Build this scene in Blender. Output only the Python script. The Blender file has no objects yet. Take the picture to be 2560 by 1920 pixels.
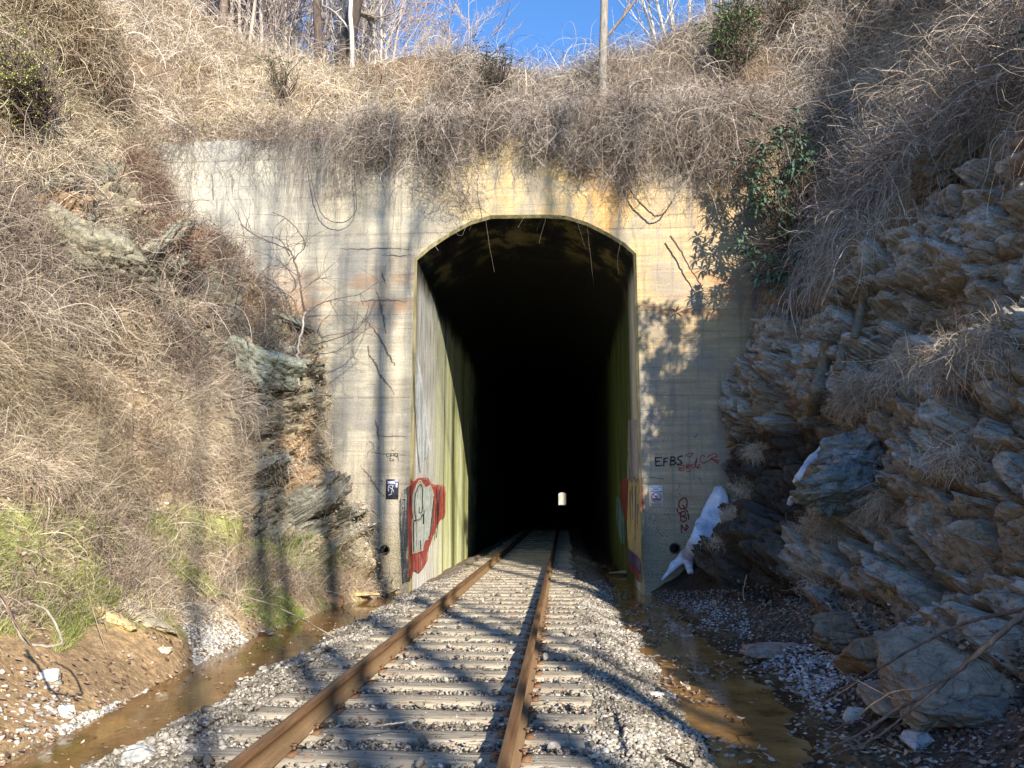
import bpy, bmesh, math, random
import numpy as np
from mathutils import Vector, Matrix
from mathutils.bvhtree import BVHTree
from mathutils.geometry import tessellate_polygon

SC = bpy.context.scene
COL = SC.collection
R = math.radians
# ------------------------------------------------------------------ camera
F_PX = 1923.0
YAW, PITCH = R(3.79), R(8.75)
CAM = np.array([0.0, 0.0, 1.45])
_F = np.array([-math.sin(YAW)*math.cos(PITCH), math.cos(YAW)*math.cos(PITCH), math.sin(PITCH)])
_R = np.array([math.cos(YAW), math.sin(YAW), 0.0])
_U = np.cross(_R, _F)
cam_d = bpy.data.cameras.new('camera'); cam = bpy.data.objects.new('camera', cam_d); COL.objects.link(cam)
cam_d.sensor_width = 36.0; cam_d.lens = F_PX/2560*36.0
cam_d.clip_start = 0.05; cam_d.clip_end = 3000
mw = Matrix.Identity(4)
for i in range(3):
    mw[i][0] = _R[i]; mw[i][1] = _U[i]; mw[i][2] = -_F[i]; mw[i][3] = CAM[i]
cam.matrix_world = mw
SC.camera = cam
# ------------------------------------------------------------------ light
SUN_T = np.array([1.0, -2.0, 0.96])          # towards the sun
SUN_T = SUN_T/np.linalg.norm(SUN_T)
SUN_EL = math.asin(SUN_T[2]); 
sun_d = bpy.data.lights.new('sun', 'SUN'); sun = bpy.data.objects.new('sun', sun_d); COL.objects.link(sun)
sun_d.energy = 5.0; sun_d.angle = R(0.5); sun_d.color = (1.0, 0.91, 0.76)
sun.rotation_euler = Vector(SUN_T).to_track_quat('Z', 'Y').to_euler()
W = bpy.data.worlds.new('World'); SC.world = W; W.use_nodes = True
wn = W.node_tree; wn.nodes.clear()
sky = wn.nodes.new('ShaderNodeTexSky'); sky.sky_type = 'NISHITA'; sky.sun_disc = False
sky.sun_elevation = SUN_EL; sky.sun_rotation = math.atan2(SUN_T[0], SUN_T[1])
sky.air_density = 1.0; sky.dust_density = 0.0; sky.ozone_density = 5.0; sky.altitude = 1500
bg = wn.nodes.new('ShaderNodeBackground'); bg.inputs[1].default_value = 0.15
wo = wn.nodes.new('ShaderNodeOutputWorld')
hs_ = wn.nodes.new('ShaderNodeHueSaturation'); hs_.inputs['Saturation'].default_value = 1.08; hs_.inputs['Value'].default_value = 1.2
wn.links.new(sky.outputs[0], hs_.inputs['Color']); wn.links.new(hs_.outputs[0], bg.inputs[0]); wn.links.new(bg.outputs[0], wo.inputs[0])
SC.view_settings.view_transform = 'Standard'; SC.view_settings.look = 'None'
SC.view_settings.exposure = 0.95; SC.view_settings.gamma = 1.0
SC.render.engine = 'CYCLES'
SC.cycles.max_bounces = 5; SC.cycles.diffuse_bounces = 3; SC.cycles.transparent_max_bounces = 6
SC.cycles.use_denoising = True
# ------------------------------------------------------------------ pixel helpers (photo px 2560x1920)
def ray(px, py):
    return _F + (px-1280.0)/F_PX*_R - (py-960.0)/F_PX*_U
def at_y(px, py, Y):
    d = ray(px, py); return CAM + d*((Y-CAM[1])/d[1])
def at_x(px, py, X):
    d = ray(px, py); return CAM + d*((X-CAM[0])/d[0])
def at_z(px, py, Z):
    d = ray(px, py); return CAM + d*((Z-CAM[2])/d[2])
def proj(P):
    Q = P-CAM; dz = Q@_F; dz = np.where(dz < 0.05, 0.05, dz)
    return 1280+F_PX*(Q@_R)/dz, 960-F_PX*(Q@_U)/dz, Q@_F
def inpoly(px, py, poly):
    c = np.zeros(np.shape(px), bool); n = len(poly)
    for i in range(n):
        x1, y1 = poly[i]; x2, y2 = poly[(i+1) % n]
        if y1 == y2: continue
        m = ((y1 > py) != (y2 > py)) & (px < (x2-x1)*(py-y1)/(y2-y1)+x1)
        c ^= m
    return c
# ------------------------------------------------------------------ numpy noise
def hsh(a, b, c, seed=0):
    with np.errstate(over='ignore'):
        n = (np.asarray(a).astype(np.int64)*374761393 + np.asarray(b).astype(np.int64)*668265263 + np.asarray(c).astype(np.int64)*1274126177 + seed*974634777) & 0xffffffff
        n = ((n ^ (n >> 13))*1274126177) & 0xffffffff
        n = ((n ^ (n >> 16))*2246822519) & 0xffffffff
        n = n ^ (n >> 15)
    return (n & 0xffffff)/16777216.0
def vnoise(P, sc, seed=0):
    Q = P*sc; I = np.floor(Q).astype(np.int64); f = Q-I; f = f*f*(3-2*f)
    r = 0
    for dx in (0, 1):
        wx = f[..., 0] if dx else 1-f[..., 0]
        for dy in (0, 1):
            wy = f[..., 1] if dy else 1-f[..., 1]
            for dz in (0, 1):
                wz = f[..., 2] if dz else 1-f[..., 2]
                r = r + wx*wy*wz*hsh(I[..., 0]+dx, I[..., 1]+dy, I[..., 2]+dz, seed)
    return r
def fbm(P, sc, octv=4, seed=0):
    a, s, r = 1.0, 0.0, 0
    for o in range(octv):
        r = r + a*vnoise(P, sc*2**o, seed+o*7); s += a; a *= 0.5
    return r/s
def sstep(a, b, x):
    t = np.clip((x-a)/(b-a), 0, 1); return t*t*(3-2*t)
def nrm(v):
    return v/np.maximum(np.linalg.norm(v, axis=-1, keepdims=True), 1e-9)
# ------------------------------------------------------------------ object helpers
def tag(o, label=None, cat=None, group=None, kind=None):
    if label: o['label'] = label
    if cat: o['category'] = cat
    if group: o['group'] = group
    if kind: o['kind'] = kind
    return o
def mesh(name, V, faces, mat, parent=None, attrs=None, smooth=False, origin=None, matidx=None):
    """faces: int array (n,k) or list of such arrays / list of lists"""
    me = bpy.data.meshes.new(name)
    V = np.asarray(V, dtype=np.float64).reshape(-1, 3)
    if parent is not None and origin is None: origin = parent.location
    if origin is not None: V = V-np.array(origin)[None, :]
    if isinstance(faces, np.ndarray): faces = [faces]
    if len(faces) and not isinstance(faces[0], np.ndarray):
        tot = np.array([len(f) for f in faces]); idx = np.array([i for f in faces for i in f])
    else:
        tot = np.concatenate([np.full(len(f), f.shape[1]) for f in faces]); idx = np.concatenate([f.reshape(-1) for f in faces])
    me.vertices.add(len(V)); me.vertices.foreach_set('co', V.astype(np.float32).reshape(-1))
    me.loops.add(len(idx)); me.loops.foreach_set('vertex_index', idx.astype(np.int32))
    me.polygons.add(len(tot)); st = np.concatenate([[0], np.cumsum(tot)[:-1]])
    me.polygons.foreach_set('loop_start', st.astype(np.int32)); me.polygons.foreach_set('loop_total', tot.astype(np.int32))
    me.update(calc_edges=True); me.validate()
    if smooth: me.polygons.foreach_set('use_smooth', np.ones(len(tot), bool))
    for k, a in (attrs or {}).items():
        a = np.asarray(a)
        if a.ndim == 1:
            at = me.attributes.new(k, 'FLOAT', 'POINT'); at.data.foreach_set('value', a.astype(np.float32))
        else:
            at = me.attributes.new(k, 'FLOAT_COLOR', 'POINT')
            at.data.foreach_set('color', np.concatenate([a, np.ones((len(a), 1))], 1).astype(np.float32).reshape(-1))
    for m in (mat if isinstance(mat, (list, tuple)) else [mat]): me.materials.append(m)
    if matidx is not None: me.polygons.foreach_set('material_index', np.asarray(matidx, np.int32))
    o = bpy.data.objects.new(name, me); COL.objects.link(o)
    if parent is not None:
        o.parent = parent
    elif origin is not None:
        o.location = origin
    return o
def empty(name, loc):
    o = bpy.data.objects.new(name, None); o.location = tuple(float(v) for v in loc); o.empty_display_size = 0.3; COL.objects.link(o); return o
def box(x0, x1, y0, y1, z0, z1):
    V = np.array([[x, y, z] for x in (x0, x1) for y in (y0, y1) for z in (z0, z1)], float)
    Fc = np.array([[0, 1, 3, 2], [4, 6, 7, 5], [0, 4, 5, 1], [2, 3, 7, 6], [0, 2, 6, 4], [1, 5, 7, 3]])
    return V, Fc
def join(parts):
    Vs, Fs, off = [], {}, 0
    for V, Fc in parts:
        Vs.append(V)
        for f in (Fc if isinstance(Fc, list) else [Fc]):
            Fs.setdefault(f.shape[1], []).append(f+off)
        off += len(V)
    return np.concatenate(Vs), [np.concatenate(v) for v in Fs.values()]
def tube(pts, rad, n=6, cap=True):
    pts = np.asarray(pts, float); rad = np.broadcast_to(np.asarray(rad, float), (len(pts),))
    T = nrm(np.gradient(pts, axis=0)); ref = np.array([0.31, 0.17, 0.93])
    A = nrm(np.cross(T, ref)); B = np.cross(T, A)
    a = np.arange(n)*2*math.pi/n
    V = pts[:, None, :]+rad[:, None, None]*(np.cos(a)[None, :, None]*A[:, None, :]+np.sin(a)[None, :, None]*B[:, None, :])
    m = len(pts); i = np.arange(m-1)[:, None]*n; j = np.arange(n)[None, :]
    Fq = np.stack([i+j, i+(j+1) % n, i+n+(j+1) % n, i+n+j], -1).reshape(-1, 4)
    V = V.reshape(-1, 3)
    if cap:
        V = np.concatenate([V, pts[:1], pts[-1:]]); c0, c1 = m*n, m*n+1
        jj = np.arange(n)
        T3 = np.concatenate([np.stack([np.full(n, c0), (jj+1) % n, jj], -1), np.stack([np.full(n, c1), (m-1)*n+jj, (m-1)*n+(jj+1) % n], -1)])
        return V, [Fq, T3]
    return V, [Fq]
def smooth_path(pts, per=6):
    pts = np.asarray(pts, float); P = np.concatenate([[2*pts[0]-pts[1]], pts, [2*pts[-1]-pts[-2]]])
    out = []
    for i in range(1, len(P)-2):
        for t in np.arange(per)/per:
            a, b, c, d = P[i-1], P[i], P[i+1], P[i+2]
            out.append(0.5*((2*b)+(-a+c)*t+(2*a-5*b+4*c-d)*t*t+(-a+3*b-3*c+d)*t**3))
    out.append(pts[-1]); return np.array(out)
# ------------------------------------------------------------------ node helpers
class NT:
    def __init__(s, name, rough=0.9, spec=0.2):
        s.m = bpy.data.materials.new(name); s.m.use_nodes = True; s.t = s.m.node_tree
        s.b = s.t.nodes['Principled BSDF']; s.out = s.t.nodes['Material Output']
        s.b.inputs['Roughness'].default_value = rough; s.b.inputs['Specular IOR Level'].default_value = spec
        s._geo = None
    def n(s, typ, **kw):
        nd = s.t.nodes.new(typ)
        for k, v in kw.items(): setattr(nd, k, v)
        return nd
    def set(s, inp, v):
        if isinstance(v, bpy.types.NodeSocket): s.t.links.new(v, inp)
        elif v is not None:
            if isinstance(v, (tuple, list)) and len(v) == 3 and inp.type == 'RGBA': v = (*v, 1)
            inp.default_value = v
    def pos(s):
        if s._geo is None: s._geo = s.n('ShaderNodeNewGeometry')
        return s._geo.outputs['Position']
    def objc(s): return s.n('ShaderNodeTexCoord').outputs['Object']
    def sep(s, v):
        x = s.n('ShaderNodeSeparateXYZ'); s.set(x.inputs[0], v); return x.outputs
    def scale(s, v, sc):
        x = s.n('ShaderNodeVectorMath', operation='MULTIPLY'); s.set(x.inputs[0], v); x.inputs[1].default_value = sc; return x.outputs[0]
    def noise(s, v, sc=1.0, detail=4, rough=0.55, dist=0.0):
        x = s.n('ShaderNodeTexNoise'); s.set(x.inputs['Vector'], v); x.inputs['Scale'].default_value = sc
        x.inputs['Detail'].default_value = detail; x.inputs['Roughness'].default_value = rough; x.inputs['Distortion'].default_value = dist
        return x.outputs['Fac']
    def voro(s, v, sc=1.0, feature='F1', out='Distance'):
        x = s.n('ShaderNodeTexVoronoi', feature=feature); s.set(x.inputs['Vector'], v); x.inputs['Scale'].default_value = sc
        return x.outputs[out]
    def math(s, op, a, b=None, c=None, clamp=False):
        x = s.n('ShaderNodeMath', operation=op, use_clamp=clamp); s.set(x.inputs[0], a)
        if b is not None: s.set(x.inputs[1], b)
        if c is not None: s.set(x.inputs[2], c)
        return x.outputs[0]
    def ss(s, a, b, v, lo=0.0, hi=1.0):
        x = s.n('ShaderNodeMapRange', interpolation_type='SMOOTHSTEP'); s.set(x.inputs['Value'], v)
        x.inputs['From Min'].default_value = a; x.inputs['From Max'].default_value = b
        x.inputs['To Min'].default_value = lo; x.inputs['To Max'].default_value = hi; return x.outputs[0]
    def mix(s, f, a, b, mode='MIX'):
        x = s.n('ShaderNodeMix', data_type='RGBA', blend_type=mode); s.set(x.inputs[0], f); s.set(x.inputs[6], a); s.set(x.inputs[7], b); return x.outputs[2]
    def ramp(s, f, stops):
        x = s.n('ShaderNodeValToRGB'); s.set(x.inputs[0], f); cr = x.color_ramp
        while len(cr.elements) < len(stops): cr.elements.new(0.5)
        for e, (p, c) in zip(cr.elements, stops):
            e.position = p; e.color = (*c, 1) if len(c) == 3 else c
        return x.outputs[0]
    def attr(s, nm, out='Color'):
        x = s.n('ShaderNodeAttribute', attribute_name=nm); return x.outputs[out]
    def bump(s, h, strength=0.5, dist=0.02, prev=None):
        x = s.n('ShaderNodeBump'); s.set(x.inputs['Height'], h); x.inputs['Strength'].default_value = strength; x.inputs['Distance'].default_value = dist
        if prev is not None: s.set(x.inputs['Normal'], prev)
        return x.outputs[0]
    def done(s, col=None, nor=None, rough=None):
        if col is not None: s.set(s.b.inputs['Base Color'], col)
        if nor is not None: s.set(s.b.inputs['Normal'], nor)
        if rough is not None: s.set(s.b.inputs['Roughness'], rough)
        return s.m
# ------------------------------------------------------------------ materials
def m_terrain(name, bump=0.6):
    t = NT(name, 0.95, 0.1); p = t.pos(); c = t.attr('Col')
    n1 = t.noise(p, 14, 6, 0.65); n2 = t.noise(p, 60, 3, 0.6)
    k = t.math('ADD', t.math('MULTIPLY', n1, 1.1), t.math('MULTIPLY', n2, 0.5))
    c = t.mix(1.0, c, t.ramp(k, [(0.35, (0.35, 0.34, 0.33)), (0.8, (1.0, 1.0, 1.0)), (1.0, (1.6, 1.55, 1.45))]), 'MULTIPLY')
    h = t.bump(n1, bump, 0.06); h = t.bump(n2, 0.4, 0.012, h)
    return t.done(c, h)
M_TER = m_terrain('soil_and_rock')
def m_rock():
    t = NT('schist', 0.85, 0.15); p = t.pos(); c = t.attr('Col')
    q = t.n('ShaderNodeMapping'); t.set(q.inputs[0], p); q.inputs['Rotation'].default_value = (0, 0.44, 0.1); q.inputs['Scale'].default_value = (1.5, 1.5, 3.6)
    lay = t.noise(q.outputs[0], 3.5, 6, 0.62, 0.3); n1 = t.noise(p, 9, 6, 0.65); n2 = t.noise(p, 45, 4, 0.6)
    crk = t.voro(q.outputs[0], 2.2, 'DISTANCE_TO_EDGE')
    k = t.math('ADD', t.math('MULTIPLY', lay, 0.9), t.math('MULTIPLY', n2, 0.6))
    c = t.mix(1.0, c, t.ramp(k, [(0.48, (0.42, 0.40, 0.37)), (0.72, (1.05, 1.05, 1.05)), (0.95, (1.5, 1.48, 1.42))]), 'MULTIPLY')
    rust = t.ss(0.56, 0.68, n1); c = t.mix(t.math('MULTIPLY', rust, 0.4), c, (0.17, 0.10, 0.05))
    lich = t.math('MULTIPLY', t.ss(0.57, 0.64, t.noise(p, 5.5, 7, 0.7)), t.attr('lich', 'Fac')); c = t.mix(lich, c, (0.42, 0.44, 0.42))
    h = t.bump(lay, 0.4, 0.05); h = t.bump(t.ss(0.0, 0.05, crk), 0.5, 0.03, h); h = t.bump(n2, 0.5, 0.015, h)
    return t.done(c, h)
M_ROCK = m_rock()
def simple(name, col, rough=0.8, spec=0.3, nsc=20, var=0.35, bump=0.3, metallic=0.0, obj=True):
    t = NT(name, rough, spec); p = t.objc() if obj else t.pos()
    n = t.noise(p, nsc, 5, 0.6)
    lo = tuple(v*(1-var) for v in col); hi = tuple(v*(1+var) for v in col)
    t.b.inputs['Metallic'].default_value = metallic
    return t.done(t.ramp(n, [(0.3, lo), (0.7, hi)]), t.bump(n, bump, 0.01))
# ------------------------------------------------------------------ terrain lofts
BED = nrm(np.array([0.44, -0.05, 0.90])); BT = np.array([-0.08, 1.0, 0.05])
def blocks(P, cell, an, seed):
    # angular jointed blocks: nearest jittered cell point in bedding space, each cell a tilted plane
    Q = np.stack([P@nrm(BT), P@nrm(np.cross(BED, BT)), (P@BED)*an], -1)/cell; I = np.floor(Q).astype(np.int64)
    b1 = np.full(P.shape[:-1], 9e9); b2 = b1.copy(); bi = np.zeros(P.shape); bc = np.zeros(P.shape)
    for dx in (-1, 0, 1):
        for dy in (-1, 0, 1):
            for dz in (-1, 0, 1):
                c = I+np.array([dx, dy, dz]); j = np.stack([hsh(c[..., 0], c[..., 1], c[..., 2], seed+q) for q in range(3)], -1)
                cp = c+j; dd = ((Q-cp)**2).sum(-1); m = dd < b1; b2 = np.where(m, b1, np.minimum(b2, dd)); b1 = np.where(m, dd, b1)
                bi = np.where(m[..., None], c, bi); bc = np.where(m[..., None], cp, bc)
    h = [hsh(bi[..., 0], bi[..., 1], bi[..., 2], seed+10+q) for q in range(4)]; L = Q-bc
    d = (h[0]-.5)+L[..., 0]*(h[1]-.5)*1.1+L[..., 1]*(h[2]-.5)*1.1+L[..., 2]*(h[3]-.35)*.9
    e = np.sqrt(b2)-np.sqrt(b1)
    return d-.5*np.exp(-(e/.06)**2), h[0]
def rockdisp(P, seed=0, thick=1.0):
    w = (fbm(P, 0.35, 2, 11+seed)-0.5)*1.0; w2 = (fbm(P, 1.7, 2, 21+seed)-0.5)*0.10
    s = P@BED+w+w2; al = P@BT+(fbm(P, 0.8, 3, 31+seed)-0.5)*1.2
    d = 0; tone = 0
    for k_, (th, amp, cell) in enumerate([(0.95, 0.36, 2.1), (0.16, 0.035, 0.7)] if seed == 0 else [(0.8, 0.34, 2.4), (0.26, 0.17, 1.1), (0.10, 0.06, .5)]):
        th *= thick
        k = np.floor(s/th); fr = s/th-k
        c = np.floor(al/cell+hsh(k, 0, 0, seed+k_)*7); h = hsh(k, c, 0, seed+5+k_)
        e = np.minimum(fr, 1-fr); d = d+amp*(h-0.45)-amp*0.35*np.exp(-(e/0.05)**2)
        fc = al/cell+hsh(k, 0, 0, seed+k_)*7; fc = fc-np.floor(fc); e2 = np.minimum(fc, 1-fc)
        d = d+amp*((fr-.5)*(hsh(k, c, 1, seed+5)*1.6-.5)+(fc-.5)*(hsh(k, c, 2, seed+5)*1.8-.9))
        d = d-amp*0.25*np.exp(-(e2/0.04)**2); tone = tone+(h-0.5)*(0.35, 0.25, .25)[k_]
    Pw = P+(np.stack([fbm(P, .9, 2, 61), fbm(P, .9, 2, 62), fbm(P, .9, 2, 63)], -1)-.5)*.35
    for cell, amp, an in ((1.15*thick, .46, 1.7), (.42*thick, .17, 2.0), (.15*thick, .032, 2.2)):
        dd, hh = blocks(Pw, cell, an, seed+int(cell*100)); d = d+dd*amp; tone = tone+(hh-.5)*.45
    d = d+(fbm(P, 9.0, 3, 41+seed)-0.5)*0.03
    return d, tone, s
PORTAL_Y = 16.0
def pz(px, py, Y=PORTAL_Y):
    p = at_y(px, py, Y); return (p[0], p[2])
SARR = np.concatenate([np.arange(0, 13.0, 0.036), 13.0*1.06**np.arange(0, 30)])
def resample(poly, S=SARR):
    P = np.array(poly, float)
    # round the corners a little
    Q = smooth_path(np.c_[P, np.zeros(len(P))], 5)[:, :2]
    L = np.concatenate([[0], np.cumsum(np.linalg.norm(np.diff(Q, axis=0), axis=1))])
    return np.stack([np.interp(S, L, Q[:, 0]), np.interp(S, L, Q[:, 1])], 1)
def loft(stations, Ys):
    ks = sorted(stations); R_ = np.array([resample(stations[k]) for k in ks])
    out = np.zeros((len(Ys), len(SARR), 3))
    for i, y in enumerate(Ys):
        j = min(max(np.searchsorted(ks, y)-1, 0), len(ks)-2); t = (y-ks[j])/(ks[j+1]-ks[j]); t = min(max(t, 0), 1); t = t*t*(3-2*t)
        out[i, :, 0:3:2] = R_[j]*(1-t)+R_[j+1]*t; out[i, :, 1] = y
    return out
def grid_normals(G):
    du = np.gradient(G, axis=0); dv = np.gradient(G, axis=1); return nrm(np.cross(du, dv))
def grid_faces(n, m, flip=False):
    i = np.arange(n-1)[:, None]*m; j = np.arange(m-1)[None, :]
    f = np.stack([i+j, i+j+1, i+m+j+1, i+m+j], -1).reshape(-1, 4)
    return f[:, ::-1] if flip else f
def blur(a, it):
    for _ in range(it):
        b = a.copy(); b[1:-1] = (a[:-2]+a[1:-1]*2+a[2:])/4; a = b.copy(); a[:, 1:-1] = (b[:, :-2]+b[:, 1:-1]*2+b[:, 2:])/4
    return a
YS = np.concatenate([np.arange(-16, 2.5, 0.3), np.arange(2.5, 16.35, 0.036)])
TR_L = [pz(*q) for q in [(1003, 1470), (985, 1440), (960, 1400), (905, 1340), (890, 1260), (850, 1180), (822, 1100), (822, 1000), (812, 900), (760, 810), (650, 715), (560, 635), (470, 570), (395, 490), (360, 400)]]
ST_L = {
 -16: [(-4.2, -.5), (-4.8, -.05), (-6, .9), (-8, 2.5), (-11, 5), (-16, 8), (-60, 12)],
 4: [(-3.75, -.5), (-4.1, -.25), (-5.1, .1), (-5.9, .8), (-6.7, 2.0), (-7.5, 3.5), (-8.5, 5.4), (-10, 7.8), (-12, 10.2), (-16, 13.2), (-60, 20)],
 10: [(-4.1, -.5), (-4.5, -.12), (-5.1, .35), (-5.8, 1.2), (-6.4, 2.4), (-7.0, 3.8), (-7.9, 5.5), (-9.2, 7.5), (-11, 9.9), (-15, 13.2), (-60, 20)],
 13.5: [(-4.0, -.5), (-4.3, -.1), (-4.7, .5), (-5.2, 1.4), (-5.7, 2.8), (-6.1, 4.3), (-7.0, 5.7), (-8.4, 7.4), (-10, 9.4), (-14, 13.0), (-60, 20)],
 16.3: TR_L+[(-9.4, 9.3), (-12, 11.8), (-16, 13.6), (-60, 20)]}
TR_R = [pz(*q) for q in [(1625, 1480), (1660, 1455), (1705, 1420), (1765, 1340), (1832, 1200), (1822, 1120), (1808, 1050), (1870, 900), (1900, 760), (1990, 560), (2080, 400), (2150, 300)]]
ST_R = {
 -16: [(2.2, -.5), (3, .1), (5, 2.1), (8, 4.4), (12, 6.6), (60, 11)],
 3: [(2.0, -.5), (2.5, -.18), (3.5, .75), (4.6, 2.1), (6.5, 3.9), (9, 6.0), (13, 8), (60, 14)],
 6: [(2.0, -.5), (2.4, -.2), (2.95, .1), (3.5, .9), (4.4, 2.3), (5.4, 3.9), (6.7, 5.8), (8.5, 8), (12, 10), (60, 18)],
 10: [(2.0, -.5), (2.5, -.15), (3.1, .2), (3.6, 1.15), (4.4, 2.8), (5.15, 4.4), (6.0, 6.3), (7.2, 8.5), (9, 10.6), (12, 12.4), (60, 20)],
 13: [(1.9, -.5), (2.4, -.1), (2.9, .7), (3.6, 2.0), (3.8, 3.3), (4.3, 4.6), (5.0, 6.1), (6.2, 8), (8.4, 10.4), (12, 13.0), (60, 22)],
 16.3: TR_R+[(6.6, 10.2), (8.5, 12), (12, 13.8), (60, 20)]}
BASE_L = loft(ST_L, YS); BASE_R = loft(ST_R, YS)
def finish_bank(G, name, side):
    N = grid_normals(G)
    if side == 'L': N = -N
    if N[len(YS)//2, 100, 2] < 0: N = -N
    px, py, dz = proj(G)
    P = G
    d, tone, s = rockdisp(P, 0 if side == 'R' else 100, 1.0 if side == 'R' else .8)
    n1 = fbm(P, 0.7, 4, 3); n2 = fbm(P, 3.0, 4, 9); n3 = fbm(P, 9.0, 3, 17)
    vis = dz > 1
    if side == 'L':
        rk = inpoly(px, py, [(60, 470), (180, 430), (330, 470), (480, 560), (640, 690), (800, 860), (840, 1000), (860, 1150), (960, 1330), (1010, 1460), (870, 1420), (600, 1330), (610, 1150), (700, 1080), (640, 980), (500, 880), (300, 710), (100, 600)])
        rk |= inpoly(px, py, [(560, 640), (640, 680), (760, 780), (830, 880), (900, 1200), (1010, 1480), (900, 1440), (600, 1340), (640, 1150), (560, 960), (430, 820)])
        rk = rk.astype(float)*vis
        rk = blur(rk, 6); rk = sstep(0.35, 0.55, rk+(n2-.5)*0.3)
    else:
        rk = np.ones(G.shape[:2]); soil = (P[..., 2] < 0.15) | ((P[..., 2] > 6.0) & (P[..., 1] < 20))
        soil |= inpoly(px, py, [(1870, 760), (2030, 760), (2130, 700), (2250, 560), (2330, 500), (2420, 380), (2700, 300), (2700, -200), (1800, -200), (1800, 700)])
        rk = blur(rk*(1-soil), 8); rk = sstep(0.35, 0.65, rk+(n2-.5)*0.4)
    soft = (n1-.5)*(0.8 if side == 'L' else .5)+(n2-.5)*0.16+(n3-.5)*0.05
    fade = sstep(0.0, 0.5, SARR)[None, :]
    amt = (rk*(d*(1.0 if side == 'R' else 1.25))+(1-rk)*soft*(sstep(0, 3.0, SARR)[None, :]*.85+.15 if side == 'L' else 1))*(0.25+0.75*fade)
    edge = 1-sstep(15.6, 16.15, P[..., 1])*0.75     # keep the traced edge against the portal
    G2 = G+N*(amt*edge)[..., None]
    # colours
    def mixc(a, b, m): return a*(1-m[..., None])+b*m[..., None]
    C = lambda *c: np.broadcast_to(np.array(c, float), G.shape)
    tn = np.clip(0.5+tone, 0, 1)
    if side == 'R':
        rc = mixc(C(.205, .17, .125), C(.255, .245, .22), sstep(.45, .75, tn*0.6+n1*0.45)); rc = mixc(rc, C(.24, .145, .08), sstep(.56, .72, fbm(P, 0.9, 4, 77))*0.8)
        rc = mixc(rc, C(.34, .34, .33), sstep(.62, .8, tn)*0.35)
        sc = mixc(C(.085, .06, .042), C(.17, .13, .10), n2)
        sc = mixc(sc, C(.20, .15, .09), sstep(2, 5, P[..., 2]))
    else:
        rc = mixc(C(.17, .145, .10), C(.36, .31, .21), sstep(.3, .8, tn)); rc = mixc(rc, C(.20, .21, .19), sstep(.5, .65, n1)*0.7)
        rc = mixc(rc, C(.36, .19, .07), sstep(.58, .7, fbm(P, 0.9, 4, 77))*0.6)
        sc = mixc(C(.15, .11, .07), C(.38, .29, .18), n2)
        org = inpoly(px, py, [(-400, 1560), (230, 1540), (330, 1600), (470, 1660), (480, 1760), (200, 1840), (-400, 1980)]).astype(float)
        org = np.maximum(org, inpoly(px, py, [(150, 1500), (470, 1590), (500, 1680), (380, 1740), (230, 1620)]).astype(float))
        org = blur(org, 14); sc = mixc(sc, C(.36, .245, .135), sstep(.3, .8, org+(n2-.5)*.4))
        grn = sstep(.5, .62, n1+.0)*inpoly(px, py, [(-300, 1280), (650, 1300), (760, 1560), (500, 1600), (200, 1560), (-300, 1560)])
        sc = mixc(sc, C(.16, .20, .05), blur(grn.astype(float), 6)*.8)
    sc = mixc(sc, mixc(C(.42, .32, .20), C(.33, .34, .12), sstep(.42, .58, n1))*(.6+.8*n2[..., None]), blur(inpoly(px, py, [(-300, 1270), (500, 1280), (900, 1400), (900, 1600), (500, 1590), (-300, 1530)]).astype(float), 14)*.6) if side == 'L' else sc
    col = mixc(sc, rc, rk)
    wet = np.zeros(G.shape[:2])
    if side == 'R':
        wet = blur(inpoly(px, py, [(1600, 1450), (1780, 1330), (1850, 1280), (1830, 1090), (2040, 1050), (2060, 1110), (2030, 1250), (1990, 1400), (1980, 1510), (1700, 1500)]).astype(float), 10)  # wet gully, plus shade of the recess beside the portal painted in above it
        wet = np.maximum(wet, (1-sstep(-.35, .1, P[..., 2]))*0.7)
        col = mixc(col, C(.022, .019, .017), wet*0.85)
    lich = np.clip((1-wet)*sstep(.45, .6, n1)*(1.0 if side == 'R' else 0.15), 0, 1)
    n, m = G.shape[:2]
    fc = grid_faces(n, m, side == 'L')
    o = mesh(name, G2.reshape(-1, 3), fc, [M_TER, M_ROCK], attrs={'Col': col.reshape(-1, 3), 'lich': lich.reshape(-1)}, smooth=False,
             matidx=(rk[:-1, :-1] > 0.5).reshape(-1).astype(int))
    o.data.polygons.foreach_set('use_smooth', (rk[:-1, :-1] <= 0.5).reshape(-1))
    tag(o, kind='structure')
    return o, G2, grid_normals(G2)*(1 if grid_normals(G2)[len(YS)//2, 100, 2] > 0 else -1), rk
bank_l, GL, NL, RKL = finish_bank(BASE_L, 'hillside_left', 'L')
bank_r, GR, NR, RKR = finish_bank(BASE_R, 'hillside_right', 'R')
def prof_z(side, x, y=16.3):
    st = ST_L if side == 'L' else ST_R; p = resample(st[16.3]); 
    if side == 'L': return np.interp(-x, -p[:, 0][np.argsort(-p[:, 0])], p[:, 1][np.argsort(-p[:, 0])], left=-9)
    return np.interp(x, p[:, 0][np.argsort(p[:, 0])], p[:, 1][np.argsort(p[:, 0])], left=-9)
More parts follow.
